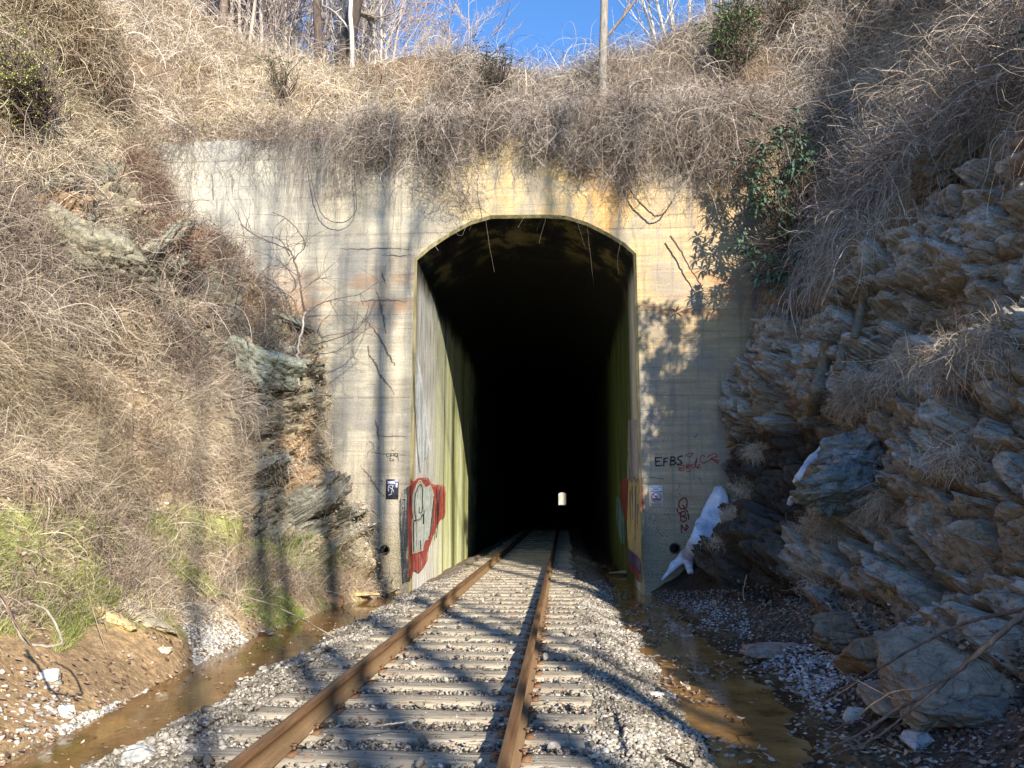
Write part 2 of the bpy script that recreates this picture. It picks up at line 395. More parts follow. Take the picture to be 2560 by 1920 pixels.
# hill over the tunnel
hx = np.concatenate([-np.geomspace(60, 14, 14)[:-1], np.arange(-14, 12, 0.09), np.geomspace(12, 60, 14)])
hy = np.concatenate([np.arange(16.22, 24, 0.09), np.geomspace(24, 486, 40)])
HX, HY = np.meshgrid(hx, hy, indexing='ij')
TOPZ = 9.05
def hillz(X, Y):
    base = np.maximum(TOPZ-0.1, np.maximum(prof_z('L', X), prof_z('R', X)))
    cap = np.interp(X, [-60, -13.6, -10.5, -7.4, -4, 0, 2.5, 3.5, 5.1, 12, 60], [19, 16.8, 15.6, 14.0, 13.5, 13.0, 13.4, 14.8, 15.8, 17, 20])
    z = np.minimum(base+1.5*np.maximum(Y-16.5, 0), np.maximum(cap, base))
    z2 = np.where(Y > 30, z+(Y-30)*0.02, z)
    return np.where(Y > 460, np.minimum(z2, 9+ (486-Y)*0.5), z2)
HZ = hillz(HX, HY); PH = np.stack([HX, HY, HZ], -1)
hn = (fbm(PH, 0.6, 4, 5)-.5)*1.5+(fbm(PH, 2.5, 3, 6)-.5)*0.3
PH[..., 2] += hn*sstep(16.3, 17.2, HY)
colh = np.array([.16, .11, .07])*(0.6+0.9*fbm(PH, 3, 4, 8))[..., None]
hill = tag(mesh('hill', PH.reshape(-1, 3), grid_faces(*HX.shape)[:, ::-1], M_TER, attrs={'Col': colh.reshape(-1, 3)}, smooth=True), kind='structure')
NH = grid_normals(PH); NH *= np.sign(NH[..., 2:3])
# track bed, ditches
RAILX = [at_z(567, 1920, 0.0)[0], at_z(1256, 1920, 0.0)[0]]
TCX = sum(RAILX)/2
gx = np.concatenate([np.arange(-5.2, 3.3, 0.045)]); gy = np.concatenate([np.arange(-16, 2.8, 0.4), np.arange(2.8, 24, 0.045), np.geomspace(24, 492, 60), [520, 560, 620, 700, 900]])
GX, GY = np.meshgrid(gx, gy, indexing='ij')
WZ_ = -0.375
def groundz(X, Y):
    rel = X-TCX
    z = np.interp(X, [-5.2, -4.5, -4.1, -3.5, -3.1, -2.7, .45, .9, 1.2, 1.65, 2.0, 3.3], [-.3, -.37, -.47, -.49, -.36, -.22, -.22, -.36, -.46, -.45, -.34, -.3])
    P = np.stack([X, Y, X*0], -1)
    z = z+(fbm(P, 1.1, 4, 50)-.5)*0.25*(1-0.8*((X > -2.6) & (X < .4)))+(fbm(P, 6, 3, 51)-.5)*0.05
    return z
GZ = groundz(GX, GY); PG = np.stack([GX, GY, GZ], -1)
gn = fbm(PG, 2.0, 4, 60); gn2 = fbm(PG, 9, 3, 61)
cg = np.array([.20, .17, .14])*(0.5+gn2)[..., None]
side = sstep(.6, 1.1, GX)+sstep(2.9, 3.4, -GX)
mud = np.where(GX[..., None] > 0, np.array([.15, .095, .05]), np.array([.23, .12, .05]))*(0.6+0.8*gn)[..., None]
cg = cg*(1-np.clip(side, 0, 1)[..., None])+mud*np.clip(side, 0, 1)[..., None]
wetm = (1-sstep(WZ_+.01, WZ_+.075, GZ))*np.clip(side, 0, 1); cg = cg*(1-.6*wetm[..., None])
ground = tag(mesh('ground', PG.reshape(-1, 3), grid_faces(*GX.shape)[:, ::-1], M_TER, attrs={'Col': cg.reshape(-1, 3)}, smooth=True), kind='structure')
outer = tag(mesh('ground', *box(-400, 400, -60, 1500, -3.0, -2.4), M_TER, attrs={'Col': np.full((8, 3), 0.12)}), kind='structure')
# water
def m_water(name, col):
    t = NT(name, 0.09, 0.4); p = t.pos()
    n = t.noise(p, 3, 4, 0.6); n2 = t.noise(t.scale(p, (1, .5, 1)), 16, 3, 0.5)
    c = t.ramp(t.math('ADD', n, t.math('MULTIPLY', t.noise(p, 22, 3), 0.25)), [(0.4, tuple(v*.45 for v in col)), (0.62, col), (0.85, tuple(v*1.5 for v in col))])
    return t.done(c, t.bump(n2, 0.12, 0.012), None)
M_WL = m_water('muddy_water', (.20, .105, .032)); M_WR = m_water('brown_water', (.28, .15, .045))
WZ = -0.375
def water(x0, x1, y0, y1, mat):
    xs = np.linspace(x0, x1, 12); ys = np.linspace(y0, y1, 60); X, Y = np.meshgrid(xs, ys, indexing='ij')
    return tag(mesh('water', np.stack([X, Y, X*0+WZ], -1).reshape(-1, 3), grid_faces(12, 60)[:, ::-1], mat, smooth=True), kind='structure')
water(-4.7, -2.9, -10, 26, M_WL); water(.6, 2.5, -10, 21, M_WR)
# ------------------------------------------------------------------ portal
JL, JR = at_y(1019, 1465, 16)[0], at_y(1612, 1463, 16)[0]
ARCH = [pz(*q) for q in [(1031, 648), (1072, 615), (1120, 583), (1175, 553), (1228, 538), (1352, 536), (1415, 539), (1470, 556), (1521, 582), (1562, 607), (1597, 634)]]
ARCH[0] = (JL, ARCH[0][1]); ARCH[-1] = (JR, ARCH[-1][1])
def m_concrete():
    t = NT('board_formed_concrete', 0.9, 0.15); p = t.pos(); x, y, z = t.sep(p)
    hs = t.noise(t.scale(p, (0.45, 1, 7)), 1.6, 6, 0.65, 0.4)      # horizontal board streaks
    hs2 = t.noise(t.scale(p, (0.7, 1, 26)), 1.0, 4, 0.6)
    blot = t.noise(p, 0.8, 5, 0.6); fine = t.noise(p, 30, 4, 0.6); vst = t.noise(t.scale(p, (5, 1, .35)), 1.3, 4, 0.6)
    base = t.ramp(t.math('ADD', t.math('MULTIPLY', hs, .35), t.math('MULTIPLY', blot, .65)), [(0.34, (.27, .24, .19)), (0.5, (.43, .38, .285)), (0.64, (.58, .53, .41))])
    # cream left, yellow-ochre right of centre
    warm = t.math('MULTIPLY', t.ss(-4.0, -.6, x), t.ss(3.2, 5.6, z)); warm = t.math('MULTIPLY', warm, t.ss(0.25, 0.50, blot))
    base = t.mix(t.math('MULTIPLY', warm, 0.9), base, t.ramp(hs, [(0.3, (.44, .30, .12)), (0.7, (.64, .49, .25))]))
    o1 = t.math('MULTIPLY', t.ss(0.50, 0.66, t.noise(t.scale(p, (.55, 1, .5)), 1.4, 5, 0.6)), t.math('MULTIPLY', t.ss(-1.2, 1.8, x), t.ss(4.5, 6.5, z)))
    base = t.mix(t.math('MULTIPLY', o1, 0.8), base, (.58, .30, .08))
    base = t.mix(t.math('MULTIPLY', t.ss(1.4, 2.2, x), .8), base, t.ramp(hs, [(0.3, (.33, .24, .145)), (0.7, (.54, .41, .25))]))
    # iron coloured band low on the wings
    bz = t.math('MULTIPLY', t.ss(4.9, 5.5, z), t.ss(6.9, 6.2, z)); bm = t.math('MULTIPLY', bz, t.ss(0.46, 0.60, t.noise(t.scale(p, (.5, 1, 2.4)), 1.5, 4, 0.6)))
    base = t.mix(t.math('MULTIPLY', bm, 0.55), base, (.42, .20, .09))
    # pale top left wing
    pl = t.math('MULTIPLY', t.ss(-5.0, -7.5, x), 0.45); base = t.mix(pl, base, (.70, .67, .58))
    # grey vertical weathering
    gv = t.math('MULTIPLY', t.ss(0.48, 0.66, vst), 0.6); base = t.mix(gv, base, (.21, .195, .17))
    gb = t.math('MULTIPLY', t.ss(0.49, 0.60, t.noise(p, 0.75, 6, 0.65)), 0.55); base = t.mix(gb, base, (.25, .24, .22))
    # lower rough footing: brown grey with aggregate
    ag = t.voro(p, 38, 'F1', 'Distance'); lowm = t.ss(2.1, 1.2, t.math('ADD', z, t.math('MULTIPLY', blot, 1.2)))
    base = t.mix(t.math('MULTIPLY', lowm, 0.8), base, t.ramp(t.math('ADD', t.math('MULTIPLY', fine, .7), t.math('MULTIPLY', ag, .6)), [(0.3, (.13, .105, .075)), (0.75, (.36, .31, .22))]))
    mos = t.math('MULTIPLY', t.ss(1.0, -0.2, z), t.ss(.4, .6, blot)); base = t.mix(t.math('MULTIPLY', mos, 0.6), base, (.24, .23, .11))
    # board joints
    zz = t.math('ADD', t.math('MULTIPLY', z, 3.3), t.math('MULTIPLY', t.noise(p, 1.5, 2), 0.06)); fr = t.math('FRACT', zz)
    ln = t.math('LESS_THAN', fr, 0.035); jn = t.math('MULTIPLY', ln, t.ss(0.42, 0.6, t.noise(t.scale(p, (1, 1, 3)), 1.7, 5, 0.7)))
    ln2 = t.math('MULTIPLY', t.math('LESS_THAN', t.math('FRACT', t.math('MULTIPLY', z, 0.55)), 0.014), t.ss(.35, .5, t.noise(p, 6, 3)))
    jn = t.math('MAXIMUM', jn, ln2)
    base = t.mix(t.math('MULTIPLY', jn, 0.32), base, (.10, .085, .07))
    dk = t.ss(0.60, 0.72, t.noise(p, 11, 5, 0.7)); base = t.mix(t.math('MULTIPLY', dk, 0.35), base, (.15, .13, .11))
    base = t.mix(0.7, base, t.ramp(fine, [(0.3, (.72, .72, .72)), (0.7, (1.2, 1.2, 1.2))]), 'MULTIPLY')
    base = t.mix(0.28, base, t.ramp(hs2, [(0.3, (.74, .74, .74)), (0.7, (1.15, 1.15, 1.15))]), 'MULTIPLY')
    h = t.bump(hs, 0.35, 0.03); h = t.bump(hs2, 0.35, 0.02, h); h = t.bump(t.math('SUBTRACT', 1.0, jn), 0.5, 0.02, h)
    h = t.bump(t.math('MULTIPLY', t.math('ADD', fine, ag), t.ss(2.4, 1.0, z, 0.25, 1.0)), 0.5, 0.03, h)
    return t.done(base, h)
M_CONC = m_concrete()
def m_lining():
    t = NT('stained_tunnel_lining', 0.85, 0.2); p = t.pos(); x, y, z = t.sep(p)
    v1 = t.noise(t.scale(p, (2.6, 1.5, .16)), 1.5, 6, 0.72, 0.5); v2 = t.noise(t.scale(p, (7, 7, .5)), 2.0, 5, 0.65)
    bl = t.noise(p, 1.1, 5, 0.6)
    c = t.ramp(v1, [(0.30, (.07, .07, .055)), (0.38, (.36, .37, .17)), (0.46, (.52, .55, .20)), (0.55, (.72, .74, .44)), (0.64, (.82, .84, .72))])
    # grey-white near the mouth turning lime deeper in
    mouth = t.ss(21.0, 17.6, t.math('ADD', y, t.math('ADD', t.math('MULTIPLY', t.math('SUBTRACT', v2, .5), 8.0), t.math('MULTIPLY', t.math('SUBTRACT', v1, .5), 9.0))))
    c = t.mix(mouth, c, t.ramp(v2, [(0.34, (.26, .23, .18)), (0.45, (.56, .53, .47)), (0.58, (.84, .85, .86))]))
    yel = t.ss(16.45, 16.1, y); c = t.mix(t.math('MULTIPLY', yel, .8), c, t.ramp(v2, [(0.3, (.34, .27, .12)), (0.7, (.56, .47, .26))]))
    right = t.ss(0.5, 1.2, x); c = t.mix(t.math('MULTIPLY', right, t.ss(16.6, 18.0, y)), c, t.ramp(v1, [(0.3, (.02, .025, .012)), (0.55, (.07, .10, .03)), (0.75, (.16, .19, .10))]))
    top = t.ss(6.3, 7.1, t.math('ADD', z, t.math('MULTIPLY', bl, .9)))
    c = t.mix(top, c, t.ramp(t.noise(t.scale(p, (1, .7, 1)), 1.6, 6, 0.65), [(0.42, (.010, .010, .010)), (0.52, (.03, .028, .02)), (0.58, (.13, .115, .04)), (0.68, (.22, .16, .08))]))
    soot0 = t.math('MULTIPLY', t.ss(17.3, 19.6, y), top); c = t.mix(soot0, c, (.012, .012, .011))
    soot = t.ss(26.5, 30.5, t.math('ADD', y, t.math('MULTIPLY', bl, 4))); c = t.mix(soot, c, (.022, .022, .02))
    c = t.mix(0.6, c, t.ramp(t.noise(p, 25, 4), [(0.3, (.7, .7, .7)), (0.7, (1.2, 1.2, 1.2))]), 'MULTIPLY')
    jy = t.math('LESS_THAN', t.math('ABSOLUTE', t.math('SUBTRACT', t.math('ADD', y, t.math('MULTIPLY', bl, .1)), 20.3)), 0.05)
    c = t.mix(t.math('MULTIPLY', jy, .92), c, (.012, .012, .011))
    return t.done(c, t.bump(v2, 0.5, 0.03))
M_LIN = m_lining()
portal = empty('tunnel_portal', ((JL+JR)/2, 16.0, -0.4))
tag(portal, 'weathered board-formed concrete tunnel portal with a dark arched opening', 'tunnel portal')
TLc, TRc = pz(415, 356), pz(2075, 296)
BL_, BR_ = (JL-7.2, -0.6), (JR+6.5, -0.6)
pipes = [pz(962, 1375), pz(1687, 1371)]; PR = [0.095, 0.10]
outer_loop = [(BL_[0], -0.9), (BL_[0], TLc[1]+.02), TLc, pz(900, 344), pz(1500, 325), TRc, (BR_[0], TRc[1]), (BR_[0], -0.9), (JR, -0.9)]+ARCH[::-1]+[(JL, -0.9)]
def circ(c, r, n=20): return [(c[0]+r*math.cos(2*math.pi*i/n), c[1]+r*math.sin(2*math.pi*i/n)) for i in range(n)]
loops = [outer_loop]+[circ(c, r)[::-1] for c, r in zip(pipes, PR)]
flat = [q for l in loops for q in l]
tri = tessellate_polygon([[Vector((a, b, 0)) for a, b in l] for l in loops])
V = np.array([(a, 16.0, b) for a, b in flat])
f = np.array(tri); 
nn = np.cross(V[f[:, 1]]-V[f[:, 0]], V[f[:, 2]]-V[f[:, 0]]); f[nn[:, 1] > 0] = f[nn[:, 1] > 0][:, ::-1]
nb = len(V); Vt = np.concatenate([V, V+np.array([0, .55, 0])])
k = 1; q = []
for a in range(0, 7): q.append([a, a+1, nb+a+1, nb+a])
mesh('facade', Vt, [f, np.array(q)], M_CONC, portal)
# rim (chamfer) and lining
OUT = [(JL, -0.9)]+ARCH+[(JR, -0.9)]
def inset(o, d):
    P = np.array(o); c = np.array([(JL+JR)/2, 4.0]); r = P.copy()
    for i in range(len(P)):
        a = P[max(i-1, 0)]; b = P[min(i+1, len(P)-1)]; tt = nrm(b-a); n_ = np.array([tt[1], -tt[0]])
        if i in (0, len(P)-1): n_ = np.array([1.0 if i == 0 else -1.0, 0])
        r[i] = P[i]+n_*d
    return r
IN = inset(OUT, 0.055)
def strip(A, ya, B, yb):
    V = np.concatenate([[(a[0], ya, a[1]) for a in A], [(b[0], yb, b[1]) for b in B]]); n = len(A)
    return V, np.array([[i, i+1, n+i+1, n+i] for i in range(n-1)])
t = NT('weathered_rim', 0.85, 0.2); pn = t.noise(t.scale(t.pos(), (4, 4, .6)), 2.0, 5, .6)
M_RIM = t.done(t.ramp(pn, [(0.3, (.16, .14, .07)), (0.5, (.36, .31, .15)), (0.7, (.55, .48, .30))]), t.bump(pn, .4, .02))
mesh('rim', *strip(OUT, 16.0, IN, 16.07), M_RIM, portal)
ys = np.concatenate([np.arange(16.07, 30, 0.6), np.geomspace(30, 488, 40)])
nI = len(IN); V = np.array([(a[0], y, a[1]) for y in ys for a in IN])
# slight waviness of the old wall surface
wv = (fbm(V*np.array([1, 1, .2]), 0.5, 2, 90)-.5)*0.06; V[:, 0] += np.where(V[:, 1] > 16.1, wv, 0)
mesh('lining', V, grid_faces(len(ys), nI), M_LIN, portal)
# pipes in the facade
M_DARKPIPE = simple('dark_pipe', (.05, .035, .028), 0.6)
for k, (c, r) in enumerate(zip(pipes, PR)):
    parts = []
    for (r1, y1, r2, y2) in [(r+.012, 15.99, r+.012, 16.01), (r+.012, 15.985, r-.012, 15.985), (r-.012, 15.985, r-.012, 16.5)]:
        A = circ(c, r1); B = circ(c, r2); A.append(A[0]); B.append(B[0]); parts.append(strip(A, y1, B, y2))
    A = circ(c, r-.012); Vv = np.array([(a, 16.45, b) for a, b in A]+[(c[0], 16.45, c[1])]); parts.append((Vv, np.array([[i, (i+1) % 20, 20] for i in range(20)])))
    o = mesh('drain_pipe', *join(parts), M_DARKPIPE, portal)
# cracks: thin recessed-looking dark polylines with relief
M_CRACK = simple('crack', (.14, .115, .095), 0.95, 0.05)
def stroke2(pts, w, to3, nrm_off, jit=0.0, taper=False):
    P = np.array(pts, float); T = nrm(np.gradient(P, axis=0)); Nn = np.stack([-T[:, 1], T[:, 0]], 1)
    ww = np.full(len(P), w/2.0)
    if taper: ww = ww*np.sin(np.linspace(0.25, math.pi-.25, len(P)))
    if jit: ww = ww*(1+jit*(np.random.RandomState(len(P)).rand(len(P))-.5))
    A = P+Nn*ww[:, None]; B = P-Nn*ww[:, None]
    V = np.array([to3(*a) for a in A]+[to3(*b) for b in B]); n = len(P)
    return V+np.array(nrm_off), np.array([[i, n+i, n+i+1, i+1] for i in range(n-1)])
face3 = lambda px, py: at_y(px, py, 16.0)
def sm(pts, per=5): return smooth_path([(a, b, 0) for a, b in pts], per)[:, :2]
def rough(pts, amp, seed, per=6):
    P = sm(pts, per); rs = np.random.RandomState(seed); return P+rs.randn(*P.shape)*amp
cr = []
for i, (pl, w) in enumerate([([(952, 678), (958, 695), (965, 712)], 4), ([(940, 728), (950, 760), (958, 795), (966, 835)], 6), ([(923, 808), (945, 838), (962, 868), (975, 892), (988, 915)], 6),
        ([(919, 863), (925, 890), (940, 912), (950, 938), (965, 955), (985, 985)], 6), ([(938, 1048), (944, 1075), (948, 1105)], 4.5),
        ([(850, 622), (900, 623), (960, 621), (1032, 624)], 3), ([(955, 638), (1000, 640), (1028, 637)], 2.5), ([(900, 753), (960, 751), (1020, 754)], 3),
        ([(902, 1163), (915, 1180), (930, 1200), (945, 1225), (962, 1242)], 4), ([(900, 1250), (915, 1268), (930, 1275), (945, 1290)], 3.5), ([(925, 1132), (960, 1134), (1015, 1135)], 2), ([(930, 1091), (1015, 1091)], 1.8)]):
    cr.append(stroke2(rough(pl, 1.1, i), w, face3, (0, -.003-.0006*i, 0), 0.9, True))
mesh('crack', *join(cr), M_CRACK, portal)
# ------------------------------------------------------------------ graffiti (flat paint on the concrete)
def m_paint(name, col, wear=0.42, sc=(2, 2, 2), hid=0.95, soft=0.1):
    t = NT(name, 0.7, 0.2); p = t.pos(); n = t.noise(t.scale(p, sc), 2.2, 6, 0.7); n2 = t.noise(p, 8, 4)
    t.done(t.ramp(n2, [(0.3, tuple(v*.65 for v in col)), (0.7, tuple(min(v*1.25, .9) for v in col))]))
    tr = t.n('ShaderNodeBsdfTransparent'); mx = t.n('ShaderNodeMixShader')
    t.set(mx.inputs[0], t.ss(wear-soft, wear+soft, n, 0, hid)); t.t.links.new(tr.outputs[0], mx.inputs[1]); t.t.links.new(t.b.outputs[0], mx.inputs[2])
    t.t.links.new(mx.outputs[0], t.out.inputs[0]); return t.m
P_BLACK = m_paint('black_paint', (.03, .035, .045), .2); P_RED = m_paint('red_scrawl_paint', (.42, .05, .05), .33, hid=.85); P_MAR = m_paint('maroon_paint', (.20, .03, .035), .3, hid=.9)
P_FAINT = m_paint('faded_blue_grey_paint', (.20, .25, .27), .5, (4, 4, 4), .7)
def strokes(name, lines, w, mat, to3, off, label, jit=.4, parent=portal, seed=0, split=False):
    if split:
        for i, l in enumerate(lines): o = strokes(name, [l], w, mat, to3, np.array(off)*(1+.05*i), label, jit, parent, seed+i)
        return o
    ps = []
    for i, l in enumerate(lines):
        P = rough(l, w*0.06, seed+i, 5) if len(l) > 2 else np.array([np.array(l[0])*(1-s)+np.array(l[1])*s for s in np.linspace(0, 1, 6)])
        o_ = np.array(off)*(1+0.12*i)
        ps.append(stroke2(P, w, to3, o_, jit))
    o = mesh(name, *join(ps), mat, parent); tag(o, label); return o
fo = (0, -.005, 0)
# EFBS
E = [[(1638, 1144), (1640, 1166)], [(1637, 1145), (1655, 1144)], [(1638, 1154), (1650, 1153)], [(1640, 1165), (1656, 1163)],
     [(1660, 1145), (1659, 1166)], [(1658, 1147), (1670, 1145)], [(1659, 1155), (1668, 1153)],
     [(1677, 1142), (1676, 1162)], [(1677, 1142), (1686, 1143), (1687, 1149), (1678, 1152), (1688, 1154), (1688, 1160), (1674, 1163)],
     [(1707, 1140), (1697, 1142), (1694, 1148), (1702, 1153), (1703, 1159), (1692, 1162)]]
strokes('graffiti', E, 3.6, P_BLACK, face3, fo, 'black painted letters EFBS')
ER = [[(1698, 1173), (1710, 1168), (1708, 1163), (1699, 1166), (1697, 1173), (1703, 1177), (1711, 1173)], [(1717, 1160), (1716, 1172), (1722, 1160), (1726, 1164), (1718, 1167), (1725, 1172)],
      [(1733, 1160), (1728, 1166), (1734, 1170), (1740, 1160), (1742, 1145), (1738, 1158), (1741, 1168), (1750, 1160), (1742, 1170), (1752, 1168)],
      [(1762, 1142), (1755, 1138), (1750, 1150), (1758, 1158), (1770, 1152), (1782, 1147)], [(1768, 1142), (1785, 1134), (1792, 1140), (1776, 1148), (1790, 1150), (1796, 1158), (1784, 1152), (1800, 1150)], [(1717, 1180), (1729, 1177)], [(1714, 1141), (1722, 1134), (1732, 1132), (1727, 1141), (1718, 1143)]]
strokes('graffiti', ER, 2.4, P_RED, face3, (0, -.0065, 0), 'red scrawled tag')
Q = [[(1708, 1245), (1699, 1252), (1697, 1263), (1703, 1272), (1714, 1270), (1718, 1258), (1715, 1247), (1708, 1244)], [(1706, 1262), (1712, 1272), (1720, 1281)],
     [(1693, 1270), (1694, 1280), (1704, 1286)], [(1701, 1280), (1702, 1303)], [(1701, 1281), (1712, 1279), (1712, 1289), (1703, 1291), (1715, 1294), (1714, 1302), (1702, 1304)], [(1720, 1283), (1722, 1300)],
     [(1703, 1312), (1704, 1333)], [(1703, 1312), (1714, 1328)], [(1714, 1328), (1715, 1310)], [(1715, 1311), (1720, 1318), (1715, 1324)]]
strokes('graffiti', Q, 3.6, P_MAR, face3, (0, -.0055, 0), 'dark red letters QBN written downwards')
G = [[(972, 1134), (967, 1136), (967, 1141), (972, 1142), (973, 1138)], [(977, 1134), (976, 1142), (981, 1134), (984, 1138), (978, 1140)], [(986, 1134), (985, 1142)], [(992, 1134), (986, 1138), (991, 1142)], [(992, 1144), (994, 1135), (996, 1152)], [(988, 1140), (996, 1140)],
     [(973, 1146), (977, 1146), (974, 1152), (979, 1152)], [(982, 1147), (980, 1151), (985, 1152), (984, 1147)]]
strokes('graffiti', G, 1.5, P_BLACK, face3, fo, 'small black tag with the year 20')
FA = [[(915, 1113), (922, 1105), (930, 1108), (934, 1120), (922, 1130), (915, 1145)], [(941, 1116), (946, 1122), (948, 1116)], [(957, 1118), (961, 1122)], [(994, 1113), (985, 1127), (979, 1124)], [(925, 1200), (933, 1211), (942, 1200), (957, 1204), (940, 1196)]]
strokes('graffiti', FA, 2.2, m_paint('dark_faded_paint', (.08, .085, .09), .5, (5, 5, 5), .8), face3, (0, -.006, 0), 'faint dark scribble', split=True)
FB = [[(1697, 1088), (1698, 1085), (1704, 1088), (1712, 1086)], [(1734, 1082), (1742, 1086), (1738, 1094), (1735, 1088)], [(1655, 1104), (1662, 1100), (1668, 1103), (1671, 1098)], [(1690, 1200), (1700, 1210), (1694, 1225), (1702, 1240)], [(1622, 1300), (1630, 1282), (1640, 1290), (1634, 1310)], [(1650, 1290), (1668, 1285), (1675, 1297)], [(1640, 1320), (1660, 1345), (1672, 1338)], [(1745, 1190), (1760, 1215), (1770, 1205)], [(1733, 1175), (1735, 1200)], [(1620, 1192), (1640, 1195), (1660, 1198)]]
strokes('graffiti', FB, 2.6, P_FAINT, face3, (0, -.0062, 0), 'faded blue grey scribble', split=True)
# paint on the left inner wall
WX = JL+0.055+0.035
wall3 = lambda px, py: at_x(px, py, WX)
def polyface(name, pts, mat, to3, off, label=None, parent=portal):
    P = sm(pts, 3) if len(pts) > 4 else np.array(pts, float)
    V = np.array([to3(*a) for a in P])+np.array(off)
    if to3 is wall3: tri = tessellate_polygon([[Vector((v[1], v[2], 0)) for v in V]])
    elif to3 is face3: tri = tessellate_polygon([[Vector((v[0], v[2], 0)) for v in V]])
    else: tri = tessellate_polygon([[Vector((v[1], v[2], 0)) for v in V]])
    o = mesh(name, V, np.array(tri), mat, parent)
    if label: tag(o, label)
    return o
P_WRED = m_paint('wall_red_paint', (.40, .07, .055), .45, (3.2, 3.2, .6), .95, .06); P_WGREY = m_paint('wall_pale_paint', (.50, .56, .52), .40, (3, 3, .5), .92); P_WOUT = m_paint('wall_cream_outline', (.62, .55, .38), .25)
P_WDK = m_paint('wall_black_outline', (.04, .045, .05), .3, (3, 3, .6)); P_WHITE = m_paint('white_wash', (.66, .71, .75), .47, (4, 4, .3), .9, .16); P_OCH = m_paint('ochre_stain', (.42, .33, .08), .4, (4, 4, .35), .8, .15)
P_LIME = m_paint('lime_algae', (.40, .44, .12), .5, (5, 5, .2), .8, .14)
polyface('graffiti', [(1020, 1440), (1020, 1215), (1033, 1205), (1043, 1196), (1068, 1194), (1078, 1208), (1090, 1212), (1112, 1218), (1112, 1290), (1100, 1300), (1072, 1370), (1068, 1400), (1050, 1430), (1035, 1425), (1028, 1448)], P_WRED, wall3, (.008, 0, 0), 'red painted background of the large letter')
polyface('graffiti', [(1030, 1382), (1029, 1302), (1032, 1300), (1030, 1270), (1032, 1235), (1042, 1212), (1050, 1204), (1062, 1218), (1072, 1214), (1078, 1225), (1082, 1245), (1076, 1300), (1072, 1345), (1062, 1352), (1056, 1374)], P_WGREY, wall3, (.013, 0, 0), 'pale grey green bubble letter')
def wst(lines, w, mat, off, label, seed=0): return strokes('graffiti', lines, w, mat, wall3, (off, 0, 0), label, .4, portal, seed, True)
wst([[(1029, 1384), (1028, 1302), (1032, 1300), (1029, 1270), (1031, 1235), (1041, 1210), (1048, 1201), (1056, 1210), (1063, 1220), (1073, 1214), (1079, 1226), (1083, 1240)], [(1029, 1384), (1045, 1379), (1057, 1374)]], 2.0, P_WOUT, .018, 'cream outline of the bubble letter')
wst([[(1032, 1379), (1032, 1305), (1037, 1302), (1034, 1270), (1036, 1238), (1046, 1213), (1053, 1216), (1054, 1240), (1054, 1275), (1046, 1282), (1046, 1268)], [(1038, 1300), (1048, 1298), (1055, 1285), (1056, 1310), (1058, 1275)], [(1070, 1346), (1074, 1330), (1078, 1290), (1082, 1250)], [(1050, 1375), (1048, 1350)], [(1090, 1222), (1092, 1300), (1088, 1345)], [(1096, 1225), (1094, 1290)]], 1.9, P_WDK, .022, 'black lines inside the bubble letter')
wst([[(1022, 1218), (1025, 1226), (1022, 1230)], [(1025, 1236), (1022, 1241), (1025, 1246)], [(1022, 1251), (1025, 1256), (1022, 1259), (1025, 1262)]], 1.3, P_WDK, .019, 'small black lettering running down the red edge')
polyface('graffiti', [(1037, 860), (1045, 900), (1056, 960), (1070, 1080), (1075, 1130), (1060, 1150), (1052, 1180), (1044, 1120), (1037, 1010)], P_WHITE, wall3, (.009, 0, 0), 'pale white wash streaks above the red graffiti')
# right jamb paint
WXR = JR-0.055-0.035
wallr = lambda px, py: at_x(px, py, WXR)
P_RY = m_paint('right_cream_paint', (.50, .44, .24), .42, (3, 4, .35)); P_RB = m_paint('right_blue_paint', (.13, .30, .42), .52, (2, 5, .25), .9, .04); P_RV = m_paint('right_violet_paint', (.10, .07, .25), .45, (3, 4, .5)); P_RR = m_paint('right_maroon_paint', (.24, .035, .05), .47, (2, 5, .4)); P_RL = m_paint('right_lilac_paint', (.44, .43, .56), .5, (3, 4, .2), .8, .15)
polyface('graffiti', [(1571, 1050), (1598, 1050), (1599, 1200), (1568, 1205)], P_RL, wallr, (-.007, 0, 0), 'pale lilac wash on the right jamb')
polyface('graffiti', [(1572, 1200), (1600, 1195), (1603, 1280), (1603, 1400), (1594, 1390), (1585, 1382), (1572, 1372), (1568, 1300)], P_RY, wallr, (-.010, 0, 0), 'cream yellow painted fingers on the right jamb')
polyface('graffiti', [(1552, 1206), (1570, 1198), (1569, 1300), (1560, 1290), (1552, 1250)], P_RR, wallr, (-.012, 0, 0), 'maroon paint patch beside the cream fingers')
polyface('graffiti', [(1543, 1240), (1552, 1250), (1563, 1300), (1565, 1350), (1555, 1360), (1548, 1330), (1541, 1290)], P_RB, wallr, (-.014, 0, 0), 'blue drips of paint')
polyface('graffiti', [(1572, 1370), (1584, 1380), (1603, 1400), (1604, 1435), (1590, 1420), (1572, 1400)], P_RV, wallr, (-.015, 0, 0), 'violet paint at the foot of the jamb')
polyface('graffiti', [(1572, 1400), (1590, 1420), (1605, 1432), (1605, 1458), (1590, 1445), (1574, 1420)], P_RR, wallr, (-.016, 0, 0), 'dull red paint at the foot of the jamb')
strokes('graffiti', [[(1574, 1205), (1578, 1196), (1582, 1206), (1587, 1192), (1592, 1206), (1597, 1196)], [(1583, 1215), (1583, 1300)], [(1591, 1215), (1590, 1350)], [(1597, 1260), (1595, 1310)], [(1577, 1225), (1577, 1290)]], 1.8, P_RV, wallr, (-.019, 0, 0), 'violet outline between the painted fingers', split=True)
polyface('graffiti', [(1602, 1180), (1607, 1205), (1609, 1280), (1603, 1270)], P_RR, face3, (0, -.0045, 0), 'thin maroon paint edge on the corner')
